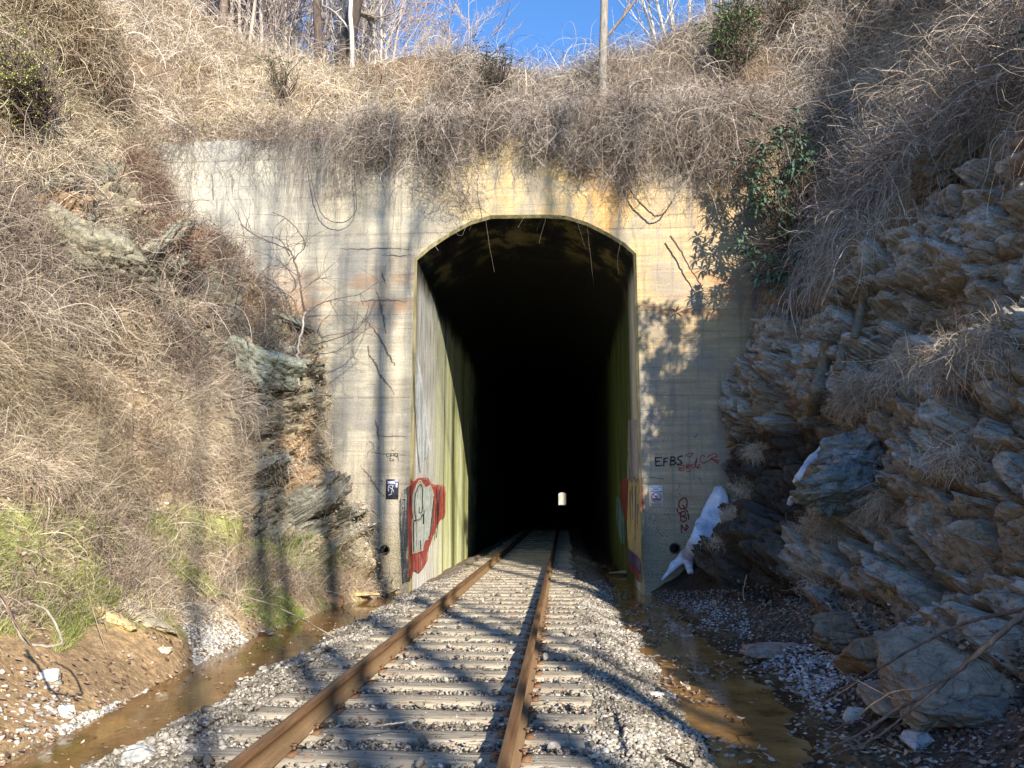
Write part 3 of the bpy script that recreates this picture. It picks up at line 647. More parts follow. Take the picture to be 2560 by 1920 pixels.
polyface('graffiti', [(1602, 1268), (1611, 1292), (1610, 1310), (1607, 1340), (1602, 1350)], P_RY, face3, (0, -.0047, 0), 'yellow paint wrapping the corner')
# ------------------------------------------------------------------ no trespassing sign
def rrect(x0, x1, z0, z1, r, n=6):
    pts = []
    for cx, cz, a0 in [(x1-r, z1-r, 0), (x0+r, z1-r, 90), (x0+r, z0+r, 180), (x1-r, z0+r, 270)]:
        for i in range(n+1): a = R(a0+90*i/n); pts.append((cx+r*math.cos(a), cz+r*math.sin(a)))
    return pts
def slab(pts, y0, y1):
    n = len(pts); V = np.array([(a, y0, b) for a, b in pts]+[(a, y1, b) for a, b in pts])
    return V, [[*range(n-1, -1, -1)], [*range(n, 2*n)]]+[[i, (i+1) % n, n+(i+1) % n, n+i] for i in range(n)]
sx0, sz1 = pz(1622, 1214); sx1, sz0 = pz(1658, 1266.5)
sign = empty('no_trespassing_sign', ((sx0+sx1)/2, 15.985, sz0))
tag(sign, 'small white no trespassing sign with a red barred circle on the right pier', 'sign', 'signs on the tunnel face')
M_SIGNW = simple('sign_white', (.88, .88, .88), .4, .4, 8, .06, .0); M_SIGNK = simple('sign_black', (.02, .02, .02), .5, .3, 8, .1, 0); M_SIGNR = simple('sign_red', (.50, .04, .04), .5, .3, 8, .1, 0)
V, Fc = slab(rrect(sx0, sx1, sz0, sz1, .022), 15.982, 15.995); mesh('panel', V, Fc, M_SIGNW, sign)
def text(body, cx, cz, w, h, mat, name, parent, y=15.979, bold=0.0, to_mesh_rot=None):
    cu = bpy.data.curves.new(name, 'FONT'); cu.body = body; cu.size = 1; cu.align_x = 'CENTER'; cu.offset = bold; cu.resolution_u = 3
    ob = bpy.data.objects.new('tmp', cu); COL.objects.link(ob); dg = bpy.context.evaluated_depsgraph_get(); me = ob.evaluated_get(dg).to_mesh()
    vs = np.array([v.co[:] for v in me.vertices]); fs = [list(p.vertices) for p in me.polygons]; ob.evaluated_get(dg).to_mesh_clear(); bpy.data.objects.remove(ob)
    lo, hi = vs.min(0), vs.max(0); X = cx+((vs[:, 0]-(lo[0]+hi[0])/2)/(hi[0]-lo[0]))*w; Z = cz+((vs[:, 1]-(lo[1]+hi[1])/2)/(hi[1]-lo[1]))*h
    return mesh(name, np.stack([X, np.full(len(X), y), Z], 1), fs, mat, parent)
scx = (sx0+sx1)/2; SW, SH = sx1-sx0, sz1-sz0
text('NO', scx, sz1-SH*.175, SW*.42, SH*.075, M_SIGNK, 'lettering', sign, bold=.03)
text('TRESPASSING', scx, sz1-SH*.275, SW*.84, SH*.05, M_SIGNK, 'lettering', sign, bold=.03)
rs = np.random.RandomState(4)
def tinyline(cz, x0, x1, h, mat, y=15.979):
    ps = []; x = x0; i = 0
    while x < x1:
        w = rs.uniform(.006, .014); ps.append(box(x, min(x+w, x1), y, y+.001, cz-h/2*rs.uniform(.6, 1), cz+h/2*rs.uniform(.6, 1))); x += w+rs.uniform(.003, .006)
    mesh('small_print', *join(ps), mat, sign)
tinyline(sz1-SH*.075, sx0+SW*.08, sx1-SW*.08, .016, M_SIGNR); tinyline(sz0+SH*.145, sx0+SW*.1, sx1-SW*.1, .010, M_SIGNR); tinyline(sz0+SH*.08, sx0+SW*.14, sx1-SW*.14, .016, M_SIGNK)
ccz = sz0+SH*.44; ro = SW*.37
A = circ((scx, ccz), ro, 32); B = circ((scx, ccz), ro*.84, 32); A.append(A[0]); B.append(B[0])
ringp = strip(A, 15.977, B, 15.977); bar = []
a = R(135); dx, dz_ = math.cos(a), math.sin(a); hw = ro*.07
Vb = np.array([(scx+dx*ro*.85-dz_*hw, 15.9765, ccz+dz_*ro*.85+dx*hw), (scx+dx*ro*.85+dz_*hw, 15.9765, ccz+dz_*ro*.85-dx*hw), (scx-dx*ro*.0+dz_*hw, 15.9765, ccz-dx*hw), (scx-dz_*hw, 15.9765, ccz+dx*hw)])
mesh('prohibition_ring', *join([ringp, (Vb, np.array([[0, 1, 2, 3]]))]), M_SIGNR, sign)
ps = [box(scx-.075, scx+.075, 15.978, 15.979, ccz-.035, ccz-.022), box(scx-.065, scx+.065, 15.978, 15.979, ccz-.06, ccz-.045), box(scx-.008, scx+.008, 15.978, 15.979, ccz-.02, ccz+.035), box(scx-.018, scx+.02, 15.978, 15.979, ccz+.012, ccz+.02)]
ps += [box(scx-.07+.03*i, scx-.058+.03*i, 15.978, 15.979, ccz-.044, ccz-.036) for i in range(5)]
mesh('pictogram', *join(ps), M_SIGNK, sign)
# black weathered plate with stickers, left pier
bx0, bz1 = pz(966, 1198); bx1, bz0 = pz(996, 1248)
plate = empty('weathered_black_plate', ((bx0+bx1)/2, 15.985, bz0)); tag(plate, 'small black weathered plate with pale stickers on the left pier', 'sign', 'signs on the tunnel face')
t = NT('peeling_black_plate', .6, .3); pn = t.noise(t.objc(), 22, 5, .7); M_PLATE = t.done(t.ramp(pn, [(.45, (.022, .026, .035)), (.62, (.05, .055, .07)), (.72, (.22, .22, .22))]))
V, Fc = slab(rrect(bx0, bx1, bz0, bz1, .008), 15.984, 15.995); mesh('panel', V, Fc, M_PLATE, plate)
BW, BH = bx1-bx0, bz1-bz0; M_STK = simple('sticker_pale', (.55, .58, .75), .5, .3, 8, .08, 0); M_STP = simple('sticker_pink', (.62, .42, .60), .5, .3, 8, .08, 0)
for (u0, u1, v0, v1, m) in [(.12, .72, .76, .9, M_STK), (.66, .98, .86, .985, M_STP), (.76, .92, .58, .82, M_STK)]:
    V, Fc = slab(rrect(bx0+BW*u0, bx0+BW*u1, bz0+BH*v0, bz0+BH*v1, .005), 15.981, 15.9835); mesh('sticker', V, Fc, m, plate)
SQ = [[(971, 1229), (971, 1216), (979, 1222), (982, 1214)], [(971, 1214), (980, 1213), (984, 1216)], [(979, 1232), (981, 1222), (984, 1230)], [(972, 1238), (980, 1234)]]
o = strokes('lettering', SQ, 1.0, M_STK, lambda a, b: at_y(a, b, 15.98), (0, 0, 0), 'thin white scribble', .2, plate)
# ------------------------------------------------------------------ rails and ties
def m_rail():
    t = NT('rusty_rail_steel', .55, .4); p = t.pos(); x, y, z = t.sep(p)
    n = t.noise(t.scale(p, (25, 1.2, 25)), 1.5, 5, .6); n2 = t.noise(p, 60, 4, .6)
    c = t.ramp(n, [(.3, (.15, .075, .035)), (.55, (.27, .15, .075)), (.75, (.40, .25, .14))])
    c = t.mix(t.math('MULTIPLY', t.ss(-.05, -.09, z), .55), c, (.34, .24, .13))
    c = t.mix(.6, c, t.ramp(n2, [(.3, (.65, .65, .65)), (.7, (1.2, 1.2, 1.2))]), 'MULTIPLY')
    t.b.inputs['Metallic'].default_value = .25
    return t.done(c, t.bump(n2, .25, .004), t.ss(-.02, 0, z, .75, .42))
M_RAIL = m_rail()
prof = [(-.036, -.006), (-.03, 0), (.03, 0), (.036, -.006), (.037, -.034), (.03, -.042), (.009, -.052), (.008, -.125), (.02, -.14), (.068, -.152), (.070, -.165), (-.070, -.165), (-.068, -.152), (-.02, -.14), (-.008, -.125), (-.009, -.052), (-.03, -.042), (-.037, -.034)]
ry = np.concatenate([np.arange(-16, 60, 1.0), np.geomspace(60, 560, 40)])
for i, rx in enumerate(RAILX):
    V = np.array([(rx+a, y, b) for y in ry for a, b in prof]); n = len(prof); ii = np.arange(len(ry)-1)[:, None]*n; jj = np.arange(n)[None, :]
    f = np.stack([ii+jj, ii+(jj+1) % n, ii+n+(jj+1) % n, ii+n+jj], -1).reshape(-1, 4)
    o = mesh('rail', V, [f, ], M_RAIL, origin=(rx, 3.0, -.165))
    tag(o, ['rusty brown steel rail on the left side of the track', 'rusty brown steel rail on the right side of the track'][i], 'rail', 'pair of rails of the track')
def m_tie():
    t = NT('weathered_tie_wood', .92, .1); p = t.objc(); oi = t.n('ShaderNodeObjectInfo').outputs['Random']
    v = t.n('ShaderNodeVectorMath', operation='ADD'); t.set(v.inputs[0], p); cm = t.n('ShaderNodeCombineXYZ'); t.set(cm.inputs[0], t.math('MULTIPLY', oi, 50)); t.set(v.inputs[1], cm.outputs[0]); p = v.outputs[0]
    g = t.noise(t.scale(p, (1.2, 22, 22)), 1.6, 6, .65, .2); g2 = t.noise(t.scale(p, (2, 70, 70)), 1.5, 3, .6); b = t.noise(p, 3, 4)
    c = t.ramp(g, [(.3, (.20, .165, .12)), (.5, (.43, .37, .275)), (.7, (.62, .55, .43))])
    c = t.mix(t.math('MULTIPLY', t.ss(.5, .7, b), .5), c, (.34, .25, .16)); c = t.mix(t.ss(0, 1, oi, 0, .4), c, (.27, .245, .20))
    c = t.mix(t.ss(.60, .66, g2), c, (.035, .03, .022))
    return t.done(c, t.bump(t.math('ADD', g, t.math('MULTIPLY', g2, .5)), .8, .02))
M_TIE = m_tie(); M_PLATE2 = simple('rusty_tie_plate', (.22, .12, .065), .8, .3, 30, .4)
def tie_mesh(seed):
    rs = np.random.RandomState(seed); nx, L, w, h = 44, 1.33, .118, .17
    xs = np.linspace(-L, L, nx); cs = [(-w, -h), (-w, -.015), (-w+.012, 0), (-w*.5, .002), (0, -.002), (w*.5, .002), (w-.012, 0), (w, -.015), (w, -h)]
    V = np.array([(x, c[0], c[1]) for x in xs for c in cs]); top = V[:, 2] > -.05
    nz = (fbm(V*np.array([1.5, 8, 8])+seed*13, 2.0, 4, seed)-.5)
    V[:, 2] += nz*.022*top; V[:, 1] += (fbm(V*np.array([1, 3, 3])+seed*5, 2.2, 3, seed+4)-.5)*.04*np.sign(V[:, 1])
    V[:, 0] += np.where(np.abs(V[:, 0]) > L-.01, (rs.rand(len(V))-.5)*.03, 0)
    m = len(cs); f = grid_faces(nx, m)[:, ::-1]; caps = [np.array([list(range(m))]), np.array([list(range((nx-1)*m, nx*m))[::-1]])]
    return V, [f]+caps
TZ = -.172; tie_me = []
for s in range(4):
    V, Fc = tie_mesh(s+1); o = mesh('railroad_tie', V, Fc, M_TIE); tie_me.append(o.data); bpy.data.objects.remove(o)
gauge = (RAILX[1]-RAILX[0])/2
Vp, Fp = join([box(-.13, .13, -.09, .09, .003, .0065), box(-.13, -.075, -.09, .09, .0066, .014), box(.075, .13, -.09, .09, .0066, .014)])
o = mesh('tie_plate', Vp, Fp, M_PLATE2); plate_me = o.data; bpy.data.objects.remove(o)
Vs, Fs = join([box(-.008, .008, -.008, .008, 0, .04), box(-.016, .016, -.014, .014, .04, .052)])
o = mesh('spike', Vs, Fs, M_PLATE2); spike_me = o.data; bpy.data.objects.remove(o)
rs = np.random.RandomState(8); TIEY = []
y = 2.75; k = 0
ORD = ['first', 'second', 'third', 'fourth', 'fifth', 'sixth', 'seventh', 'eighth', 'ninth', 'tenth', 'eleventh', 'twelfth', 'thirteenth', 'fourteenth', 'fifteenth', 'sixteenth', 'seventeenth', 'eighteenth', 'nineteenth', 'twentieth', 'twenty-first', 'twenty-second', 'twenty-third', 'twenty-fourth', 'twenty-fifth', 'twenty-sixth']
while y < 46:
    t_ = bpy.data.objects.new('railroad_tie', tie_me[k % 4]); COL.objects.link(t_)
    t_.location = (TCX+rs.uniform(-.07, .09), y, TZ+rs.uniform(-.004, .0)); t_.rotation_euler = (0, 0, rs.uniform(-.02, .02)+(math.pi if k % 3 == 0 else 0))
    TIEY.append(y)
    kk = k-3
    lab = 'weathered grey wooden tie, %s from the bottom edge of the photo' % ORD[kk] if 0 <= kk < len(ORD) else ('dim wooden tie under the rails inside the dark tunnel' if kk > 0 else 'weathered wooden tie just below the bottom edge of the photo')
    tag(t_, lab, 'railroad tie', 'wooden ties in and before the tunnel')
    if k < 22:
        for rx in RAILX:
            for sx in ('p',):
                p_ = bpy.data.objects.new('tie_plate', plate_me); COL.objects.link(p_); p_.parent = t_
                loc = Matrix.Rotation(-t_.rotation_euler[2], 3, 'Z') @ Vector((rx-t_.location.x, 0, 0)); p_.location = loc
                for s_ in (-1, 1):
                    q_ = bpy.data.objects.new('spike', spike_me); COL.objects.link(q_); q_.parent = t_; q_.location = loc+Vector((s_*.082, .05*s_, -.005))
    y += .5+rs.uniform(-.035, .035); k += 1
# ------------------------------------------------------------------ vegetation tools
RG = np.random.RandomState(12)
t = NT('dry_stems', .85, .12); c = t.attr('Col'); t.done(c); M_VEG = t.m
t = NT('bark', .9, .1); pn = t.noise(t.scale(t.objc(), (9, 9, 1.6)), 2.2, 6, .65); M_BARK = t.done(t.mix(1, t.attr('Col'), t.ramp(pn, [(.3, (.5, .5, .5)), (.7, (1.35, 1.35, 1.35))]), 'MULTIPLY'), t.bump(pn, .7, .03))
def leafmat(name, col, rough=.35, spec=.5):
    t = NT(name, rough, spec); c = t.mix(1, t.attr('Col'), col, 'MULTIPLY'); t.b.inputs['Transmission Weight'].default_value = 0
    return t.done(c)
M_LEAF = leafmat('leaf', (1, 1, 1))
def bvh_of(V, Fc): return BVHTree.FromPolygons(V.reshape(-1, 3).tolist(), Fc.tolist())
BV = [bvh_of(g[:, :], grid_faces(g.shape[0], g.shape[1])) for g in (GL[::2, ::2], GR[::2, ::2], PG[::2, ::2], PH[::2, ::2])]
def hit(px, py, which=(0, 1, 2, 3)):
    d = ray(px, py); d = d/np.linalg.norm(d); best = None
    for i in which:
        r_ = BV[i].ray_cast(Vector(CAM), Vector(d), 400)
        if r_[0] is not None and (best is None or r_[3] < best[1]): best = (np.array(r_[0]), r_[3], np.array(r_[1]))
    if best is None: p = at_z(px, py, 0) if py > 1260 else at_y(px, py, 18); return p, np.array([0, 0, 1.0])
    n = best[2]; return best[0], n if n@(CAM-best[0]) > 0 else -n
def scatter(G, N, n, dens, seed=0):
    rs = np.random.RandomState(seed)
    du = G[1:, :-1]-G[:-1, :-1]; dv = G[:-1, 1:]-G[:-1, :-1]
    A = np.linalg.norm(np.cross(du, dv), axis=-1)*dens[:-1, :-1]; cum = np.cumsum(A.reshape(-1))
    if cum[-1] <= 0: return np.zeros((0, 3)), np.zeros((0, 3))
    k = np.searchsorted(cum, rs.rand(n)*cum[-1]); k = np.minimum(k, A.size-1); i, j = np.unravel_index(k, A.shape)
    u, v = rs.rand(n, 1), rs.rand(n, 1)
    P = G[i, j]+u*du[i, j]+v*dv[i, j]; Nn = N[i, j]
    return P, Nn
def ribbons(P0, D0, L, w, nseg, curl, grav, rs, ymax=None, taper=True, ground=None):
    n = len(P0); L = np.broadcast_to(L, (n,)); st = (L/nseg)[:, None]; P = P0.copy(); d = nrm(D0)
    om = rs.randn(n, 3)*curl; pts = [P.copy()]; ds = [d.copy()]
    for k in range(nseg):
        om = .75*om+rs.randn(n, 3)*curl*.6
        d = nrm(d+np.cross(om, d)+np.array([0, 0, -1.0])*np.broadcast_to(grav, (n,))[:, None]*st)
        P = P+d*st
        if ymax is not None: P[:, 1] = np.minimum(P[:, 1], ymax-rs.rand(n)*.05)
        pts.append(P.copy()); ds.append(d.copy())
    pts = np.stack(pts, 1); ds = np.stack(ds, 1)
    rv = nrm(rs.randn(n, 1, 3)); Wd = nrm(np.cross(ds, rv+0*ds))
    tw = np.linspace(1, .35 if taper else 1, nseg+1)[None, :, None]; ww = np.broadcast_to(w, (n,))[:, None, None]*.5*tw
    V = np.stack([pts-Wd*ww, pts+Wd*ww], 2)
    b = (np.arange(n)*(nseg+1)*2)[:, None]; k = np.arange(nseg)[None, :]*2
    Fc = np.stack([b+k, b+k+1, b+k+3, b+k+2], -1).reshape(-1, 4)
    return V.reshape(-1, 3), Fc, pts
def palette(P, rs, cols, sc=1.0, seed=0, jit=.25):
    """per strand colour from several colours chosen by a low-frequency noise plus chance"""
    cols = np.array(cols); k = np.clip(fbm(P, sc, 3, seed)*1.9-.45+rs.randn(len(P))*jit, 0, .999)*(len(cols)-1)
    i = k.astype(int); f = (k-i)[:, None]; c = cols[i]*(1-f)+cols[np.minimum(i+1, len(cols)-1)]*f
    return c*(1+rs.randn(len(P), 1)*.22).clip(.45, 1.7)
def veg(name, P, N, D, L, w, nseg, curl, grav, cols, seed, sc=1.0, ymax=None, label=None, cat=None, kind='stuff', parent=None, group=None, origin=None):
    rs = np.random.RandomState(seed); V, Fc, pts = ribbons(P, D, L, w, nseg, curl, grav, rs, ymax)
    c = palette(P, rs, cols, sc, seed); C = np.repeat(c, (nseg+1)*2, 0)
    o = mesh(name, V, Fc, M_VEG, parent, attrs={'Col': C}, origin=origin)
    return tag(o, label, cat, group, kind)
def masks(G):
    px, py, dz = proj(G); vis = (dz > 2)&(px > -350)&(px < 2900)&(py > -350)&(py < 2100); return px, py, vis
pxL, pyL, visL = masks(GL); pxR, pyR, visR = masks(GR); pxH, pyH, visH = masks(PH)
visH &= PH[..., 1] < 26
STRAW = [(.24, .185, .115), (.50, .40, .27), (.66, .55, .40), (.72, .60, .46)]
TAN = [(.20, .155, .105), (.38, .30, .205), (.58, .485, .34), (.70, .60, .45)]
BRAM = [(.10, .075, .06), (.22, .17, .135), (.36, .29, .225), (.54, .46, .35)]
REDB = [(.15, .075, .05), (.25, .14, .09), (.34, .22, .15)]
GREYV = [(.17, .13, .105), (.27, .215, .175), (.38, .32, .265), (.50, .43, .36)]
rs = np.random.RandomState(3)
def rnd(a, b, n): return rs.uniform(a, b, n)
UP = np.array([0, 0, 1.0])
# ---- left bank
RKW = np.clip(blur(RKL.copy(), 24)*2.2, 0, 1)
topL = inpoly(pxL, pyL, [(-400, -400), (1100, -400), (1100, 360), (420, 345), (300, 400), (130, 440), (-400, 470)])
nz = fbm(GL, .9, 3, 5)
def mk(name, G, N, n, dens, Lr, wr, nseg, curl, grav, cols, seed, dmix=(1.0, .6, .4), drift=(0, 0, 0), **kw):
    P, Nn = scatter(G, N, n, dens.astype(float), seed); m = len(P)
    D = Nn*dmix[0]+UP*dmix[1]+rs.randn(m, 3)*dmix[2]+np.array(drift)
    return veg(name, P-Nn*.03, Nn, D, rnd(*Lr, m), rnd(*wr, m), nseg, curl, grav, cols, seed, **kw)
mk('vine_tangle', GL, NL, 30000, visL*topL*(.25+1.5*sstep(.3, .7, nz)), (.5, 1.4), (.006, .014), 9, .42, 1.0, TAN, 11, dmix=(.9, .5, .9), label='pale straw-coloured vine tangle over the upper left bank', cat='vines')
midL = inpoly(pxL, pyL, [(-400, 430), (130, 420), (420, 340), (560, 560), (740, 740), (840, 860), (700, 900), (620, 1080), (380, 1000), (150, 850), (-400, 700)])
mk('bramble_thicket', GL, NL, 22000, visL*midL*(1-.9*RKW)*(.1+1.9*sstep(.35,.65,nz)), (.4, 1.3), (.005, .012), 9, .30, .9, BRAM, 12, dmix=(.8, .7, .7), label='grey purple bramble stems on the middle of the left bank', cat='brambles')
edgeL = inpoly(pxL, pyL, [(300, 380), (430, 400), (600, 610), (770, 780), (830, 880), (760, 860), (640, 760), (480, 680), (380, 600)])
mk('bramble_thicket', GL, NL, 7000, visL*edgeL*(1-.85*RKW), (.3, .9), (.005, .011), 8, .3, .8, REDB, 13, dmix=(.8, .5, .9), label='reddish brown brambles along the rock edge beside the concrete', cat='brambles')
lowL = inpoly(pxL, pyL, [(-400, 620), (150, 720), (420, 900), (700, 880), (840, 900), (860, 1150), (980, 1400), (1040, 1480), (700, 1500), (560, 1560), (300, 1560), (-400, 1600)])
gm = visL*lowL*(1-.97*RKW); cl = vnoise(GL, 2.2, 71)
thin = 1-.94*blur(inpoly(pxL, pyL, [(-400, 1210), (260, 1220), (500, 1230), (700, 1330), (1000, 1400), (1000, 1700), (-400, 1900)]).astype(float), 12)
mk('dry_grass', GL, NL, 66000, gm*thin*(.06+2.0*sstep(.35, .8, cl)), (.15, .55), (.003, .0065), 5, .22, 2.2, STRAW, 14, dmix=(.6, .4, .75), drift=(.42, -.1, -.1), sc=.7, label='long dry grass lying down the left bank', cat='dry grass')
mk('dry_grass', GL, NL, 44000, gm*thin*(.05+1.3*sstep(.25, .75, fbm(GL, 1.1, 3, 91))), (.10, .36), (.003, .006), 5, .35, 1.0, [(.12, .085, .065), (.25, .185, .14), (.42, .33, .23), (.62, .52, .38)], 15, dmix=(.6, .5, .9), sc=.6, label='short tangled dry grass between the long tufts of the left bank', cat='dry grass')
mk('dry_grass', GL, NL, 9000, visL*lowL*(1-RKW)*(1-thin+.03)*(cl+.1), (.06, .24), (.004, .007), 4, .3, 2.0, STRAW, 18, dmix=(.5, .5, .9), label='sparse short dry grass at the foot of the left bank', cat='dry grass')
mk('bramble_thicket', GL, NL, 9000, gm*(nz > .46), (.25, .8), (.004, .009), 8, .22, .5, BRAM, 16, dmix=(.6, .9, .5), label='thin purple grey stems standing in the left bank grass', cat='brambles')
grn = inpoly(pxL, pyL, [(330, 1290), (420, 1300), (460, 1400), (560, 1490), (520, 1500), (420, 1430)])|inpoly(pxL, pyL, [(640, 1345), (760, 1380), (860, 1430), (800, 1450), (700, 1420)])|inpoly(pxL, pyL, [(620, 1440), (700, 1480), (770, 1550), (680, 1580), (600, 1530)])|(inpoly(pxL, pyL, [(-300, 1310), (300, 1320), (300, 1500), (180, 1620), (-300, 1560)])&(fbm(GL, 2.2, 3, 33) > .5))|(inpoly(pxL, pyL, [(130, 1560), (180, 1560), (190, 1620), (140, 1640)]))
mk('green_grass', GL, NL, 34000, visL*grn, (.05, .16), (.004, .008), 4, .12, 2.0, [(.16, .20, .05), (.28, .33, .09), (.46, .46, .18)], 17, dmix=(.5, .8, .5), label='fresh green grass patches on the lower left bank', cat='grass')
# ---- hill above the portal
nH = fbm(PH, .8, 3, 6); xH = PH[..., 0]
mound = .3+1.5*sstep(.35, .65, nH)
mk('vine_tangle', PH, NH, 52000, visH*(xH < -1)*mound, (.5, 1.5), (.006, .013), 10, .42, .8, [(.34, .26, .18), (.52, .42, .30), (.70, .59, .46), (.78, .68, .56)], 21, dmix=(.4, .7, .8), drift=(0, -.3, 0), label='pale tan vine tangle on the hill above the left half of the portal', cat='vines')
mk('vine_tangle', PH, NH, 48000, visH*(xH > -3.5)*(xH < 5)*mound, (.5, 1.5), (.006, .012), 10, .42, .8, GREYV, 22, dmix=(.4, .7, .8), drift=(0, -.3, 0), label='grey brown vine tangle on the hill straight above the tunnel', cat='vines')
mk('vine_tangle', PH, NH, 44000, visH*(xH > 2.2)*mound, (.5, 1.5), (.006, .012), 10, .40, .8, GREYV, 23, dmix=(.4, .7, .8), drift=(0, -.3, 0), label='brown vine tangle on the hill above the right end of the portal', cat='vines')
mk('vine_tangle', PH, NH, 22000, visH*(PH[..., 1] > 17.0)*mound, (1.2, 2.6), (.008, .015), 12, .30, 1.0, [(.3, .24, .18), (.48, .40, .32), (.62, .54, .45)], 24, dmix=(.2, 1.2, .6), label='loose arching stems along the crest of the hill', cat='vines')
# thick woody stems scattered through the tangles
mk('woody_stems', PH, NH, 900, visH*mound, (1.0, 2.8), (.018, .04), 12, .22, .5, [(.10, .075, .06), (.3, .23, .17), (.6, .52, .42)], 26, dmix=(.3, 1.0, .9), drift=(0, -.2, 0), label='thicker woody stems sticking out of the tangle on the hill', cat='stems')
mk('woody_stems', GL, NL, 420, visL*(topL+midL)*1.0, (.9, 2.4), (.012, .028), 12, .18, .5, [(.10, .07, .06), (.3, .22, .18), (.55, .46, .38)], 27, dmix=(.6, .9, .9), label='thicker woody stems in the brambles of the left bank', cat='stems')
mk('golden_straw', PH, NH, 9000, visH*inpoly(pxH, pyH, [(450, 150), (1100, 180), (1050, 345), (420, 352), (400, 250)])*(nH > .45), (.3, .8), (.007, .014), 7, .25, 2.2, [(.50, .38, .2), (.72, .58, .34), (.80, .68, .45)], 28, dmix=(.6, .5, .6), drift=(0, -.3, 0), label='golden straw just above the left end of the concrete', cat='dry grass')
mk('golden_straw', GL, NL, 12000, visL*topL*(nz > .5), (.25, .7), (.005, .010), 6, .22, 2.4, [(.46, .36, .2), (.70, .57, .36), (.78, .68, .48)], 29, dmix=(.6, .4, .7), drift=(.3, -.1, 0), label='golden straw patches at the top of the left bank', cat='dry grass')
mk('bramble_thicket', GL, NL, 4500, visL*inpoly(pxL, pyL, [(100, 60), (330, 90), (420, 200), (330, 260), (130, 200)]), (.4, 1.2), (.006, .012), 9, .35, .8, REDB, 30, dmix=(.8, .7, .7), label='reddish brambles high on the upper left bank', cat='brambles')
# ---- right bank brush
brR = inpoly(pxR, pyR, [(1850, 330), (1880, 560), (1910, 660), (2010, 650), (2120, 590), (2230, 470), (2310, 400), (2420, 310), (2600, 230), (2900, 280), (2900, -400), (1700, -400), (1800, 200)])
nR = fbm(GR, .9, 3, 7)
mk('vine_tangle', GR, NR, 34000, visR*brR*(.3+1.3*nR), (.5, 1.5), (.006, .014), 9, .36, .9, [(.17, .125, .10), (.30, .235, .19), (.45, .37, .30), (.60, .51, .42)], 31, dmix=(.9, .6, .8), label='dense grey brown vines over the top of the right rock bank', cat='vines')
mk('woody_stems', GR, NR, 420, visR*brR, (.8, 1.9), (.010, .02), 12, .2, .8, [(.12, .09, .07), (.3, .24, .19), (.62, .54, .45)], 35, dmix=(1.0, .5, .9), label='thicker woody stems in the brush of the right bank', cat='stems')
mk('vine_tangle', GR, NR, 9000, visR*brR*(pyR < 330)*(.3+1.3*nR), (.8, 2.0), (.007, .014), 10, .3, .7, [(.30, .23, .16), (.46, .37, .27), (.60, .50, .40)], 32, dmix=(.9, .9, .7), label='tan stems at the top of the right bank', cat='vines')
hang = inpoly(pxR, pyR, [(1880, 600), (1920, 740), (2040, 740), (2140, 660), (2260, 540), (2340, 470), (2440, 370), (2700, 290), (2700, 230), (2400, 280), (2200, 430), (2000, 590)])
mk('vine_tangle', GR, NR, 1500, visR*hang, (.6, 1.9), (.006, .012), 12, .16, 3.0, GREYV, 33, dmix=(1.2, .4, .5), label='vines hanging from the brush onto the right rock face', cat='vines')
# grass tufts on the right rocks: each one a thing
def tuft(px, py, n, L, cols, seed, lab, grav=3.0, w=(.004, .008)):
    p, nn = hit(px, py, (1,)); r2 = np.random.RandomState(seed); sp = L*.55
    A = nrm(np.cross(nn, UP)+1e-3); B = np.cross(nn, A)
    P = p+A*r2.randn(n, 1)*sp+B*r2.randn(n, 1)*sp*.45-nn*.02; D = nn*.8+UP*.5+r2.randn(n, 3)*.55
    V, Fc, _ = ribbons(P, D, r2.uniform(.5, 1.2, n)*L, r2.uniform(*w, n), 6, .25, grav, r2); c = palette(P, r2, cols, 3, seed)
    o = mesh('dry_grass_tuft', V, Fc, M_VEG, attrs={'Col': np.repeat(c, 14, 0)}, origin=p)
    tag(o, lab, 'grass tuft', 'dry grass tufts on the right rocks')
TG = [(.32, .25, .18), (.52, .43, .33), (.70, .60, .47)]
for i, a in enumerate([(2140, 985, 700, .42, 'long pale dry grass tuft hanging beside the two old timbers on the right'), (2310, 935, 1100, .50, 'broad dry grass tuft on the upper ledge of the right rocks'), (2420, 900, 900, .45, 'dry grass tuft on the upper ledge near the right edge of the photo'),
        (2520, 860, 600, .40, 'highest dry grass tuft at the right edge of the photo'), (2155, 1070, 500, .28, 'dry grass cap on top of the blue grey boulder'), (2070, 1330, 800, .38, 'dry grass tuft on the ledge below the blue grey boulder'), (2210, 1270, 700, .36, 'dry grass tuft on the ledge right of the blue grey boulder'),
        (1880, 1220, 500, .30, 'small straw tuft between the two ice streaks'), (1825, 1290, 320, .24, 'straw tuft against the right side of the large ice streak'), (1800, 1160, 600, .34, 'dead grass above the large ice streak'), (1790, 1360, 160, .2, 'tiny straw tuft below the large ice streak'),
        (2380, 1150, 300, .3, 'thin dry grass tuft on the face of the right rocks'), (2060, 1465, 260, .26, 'pale dead grass hanging low beside the wet rock'), (1900, 1130, 500, .3, 'dead grass mat under the overhanging rock')]):
    tuft(a[0], a[1], int(a[2]*1.7), a[3], TG, 200+i, a[4], w=(.003, .007))
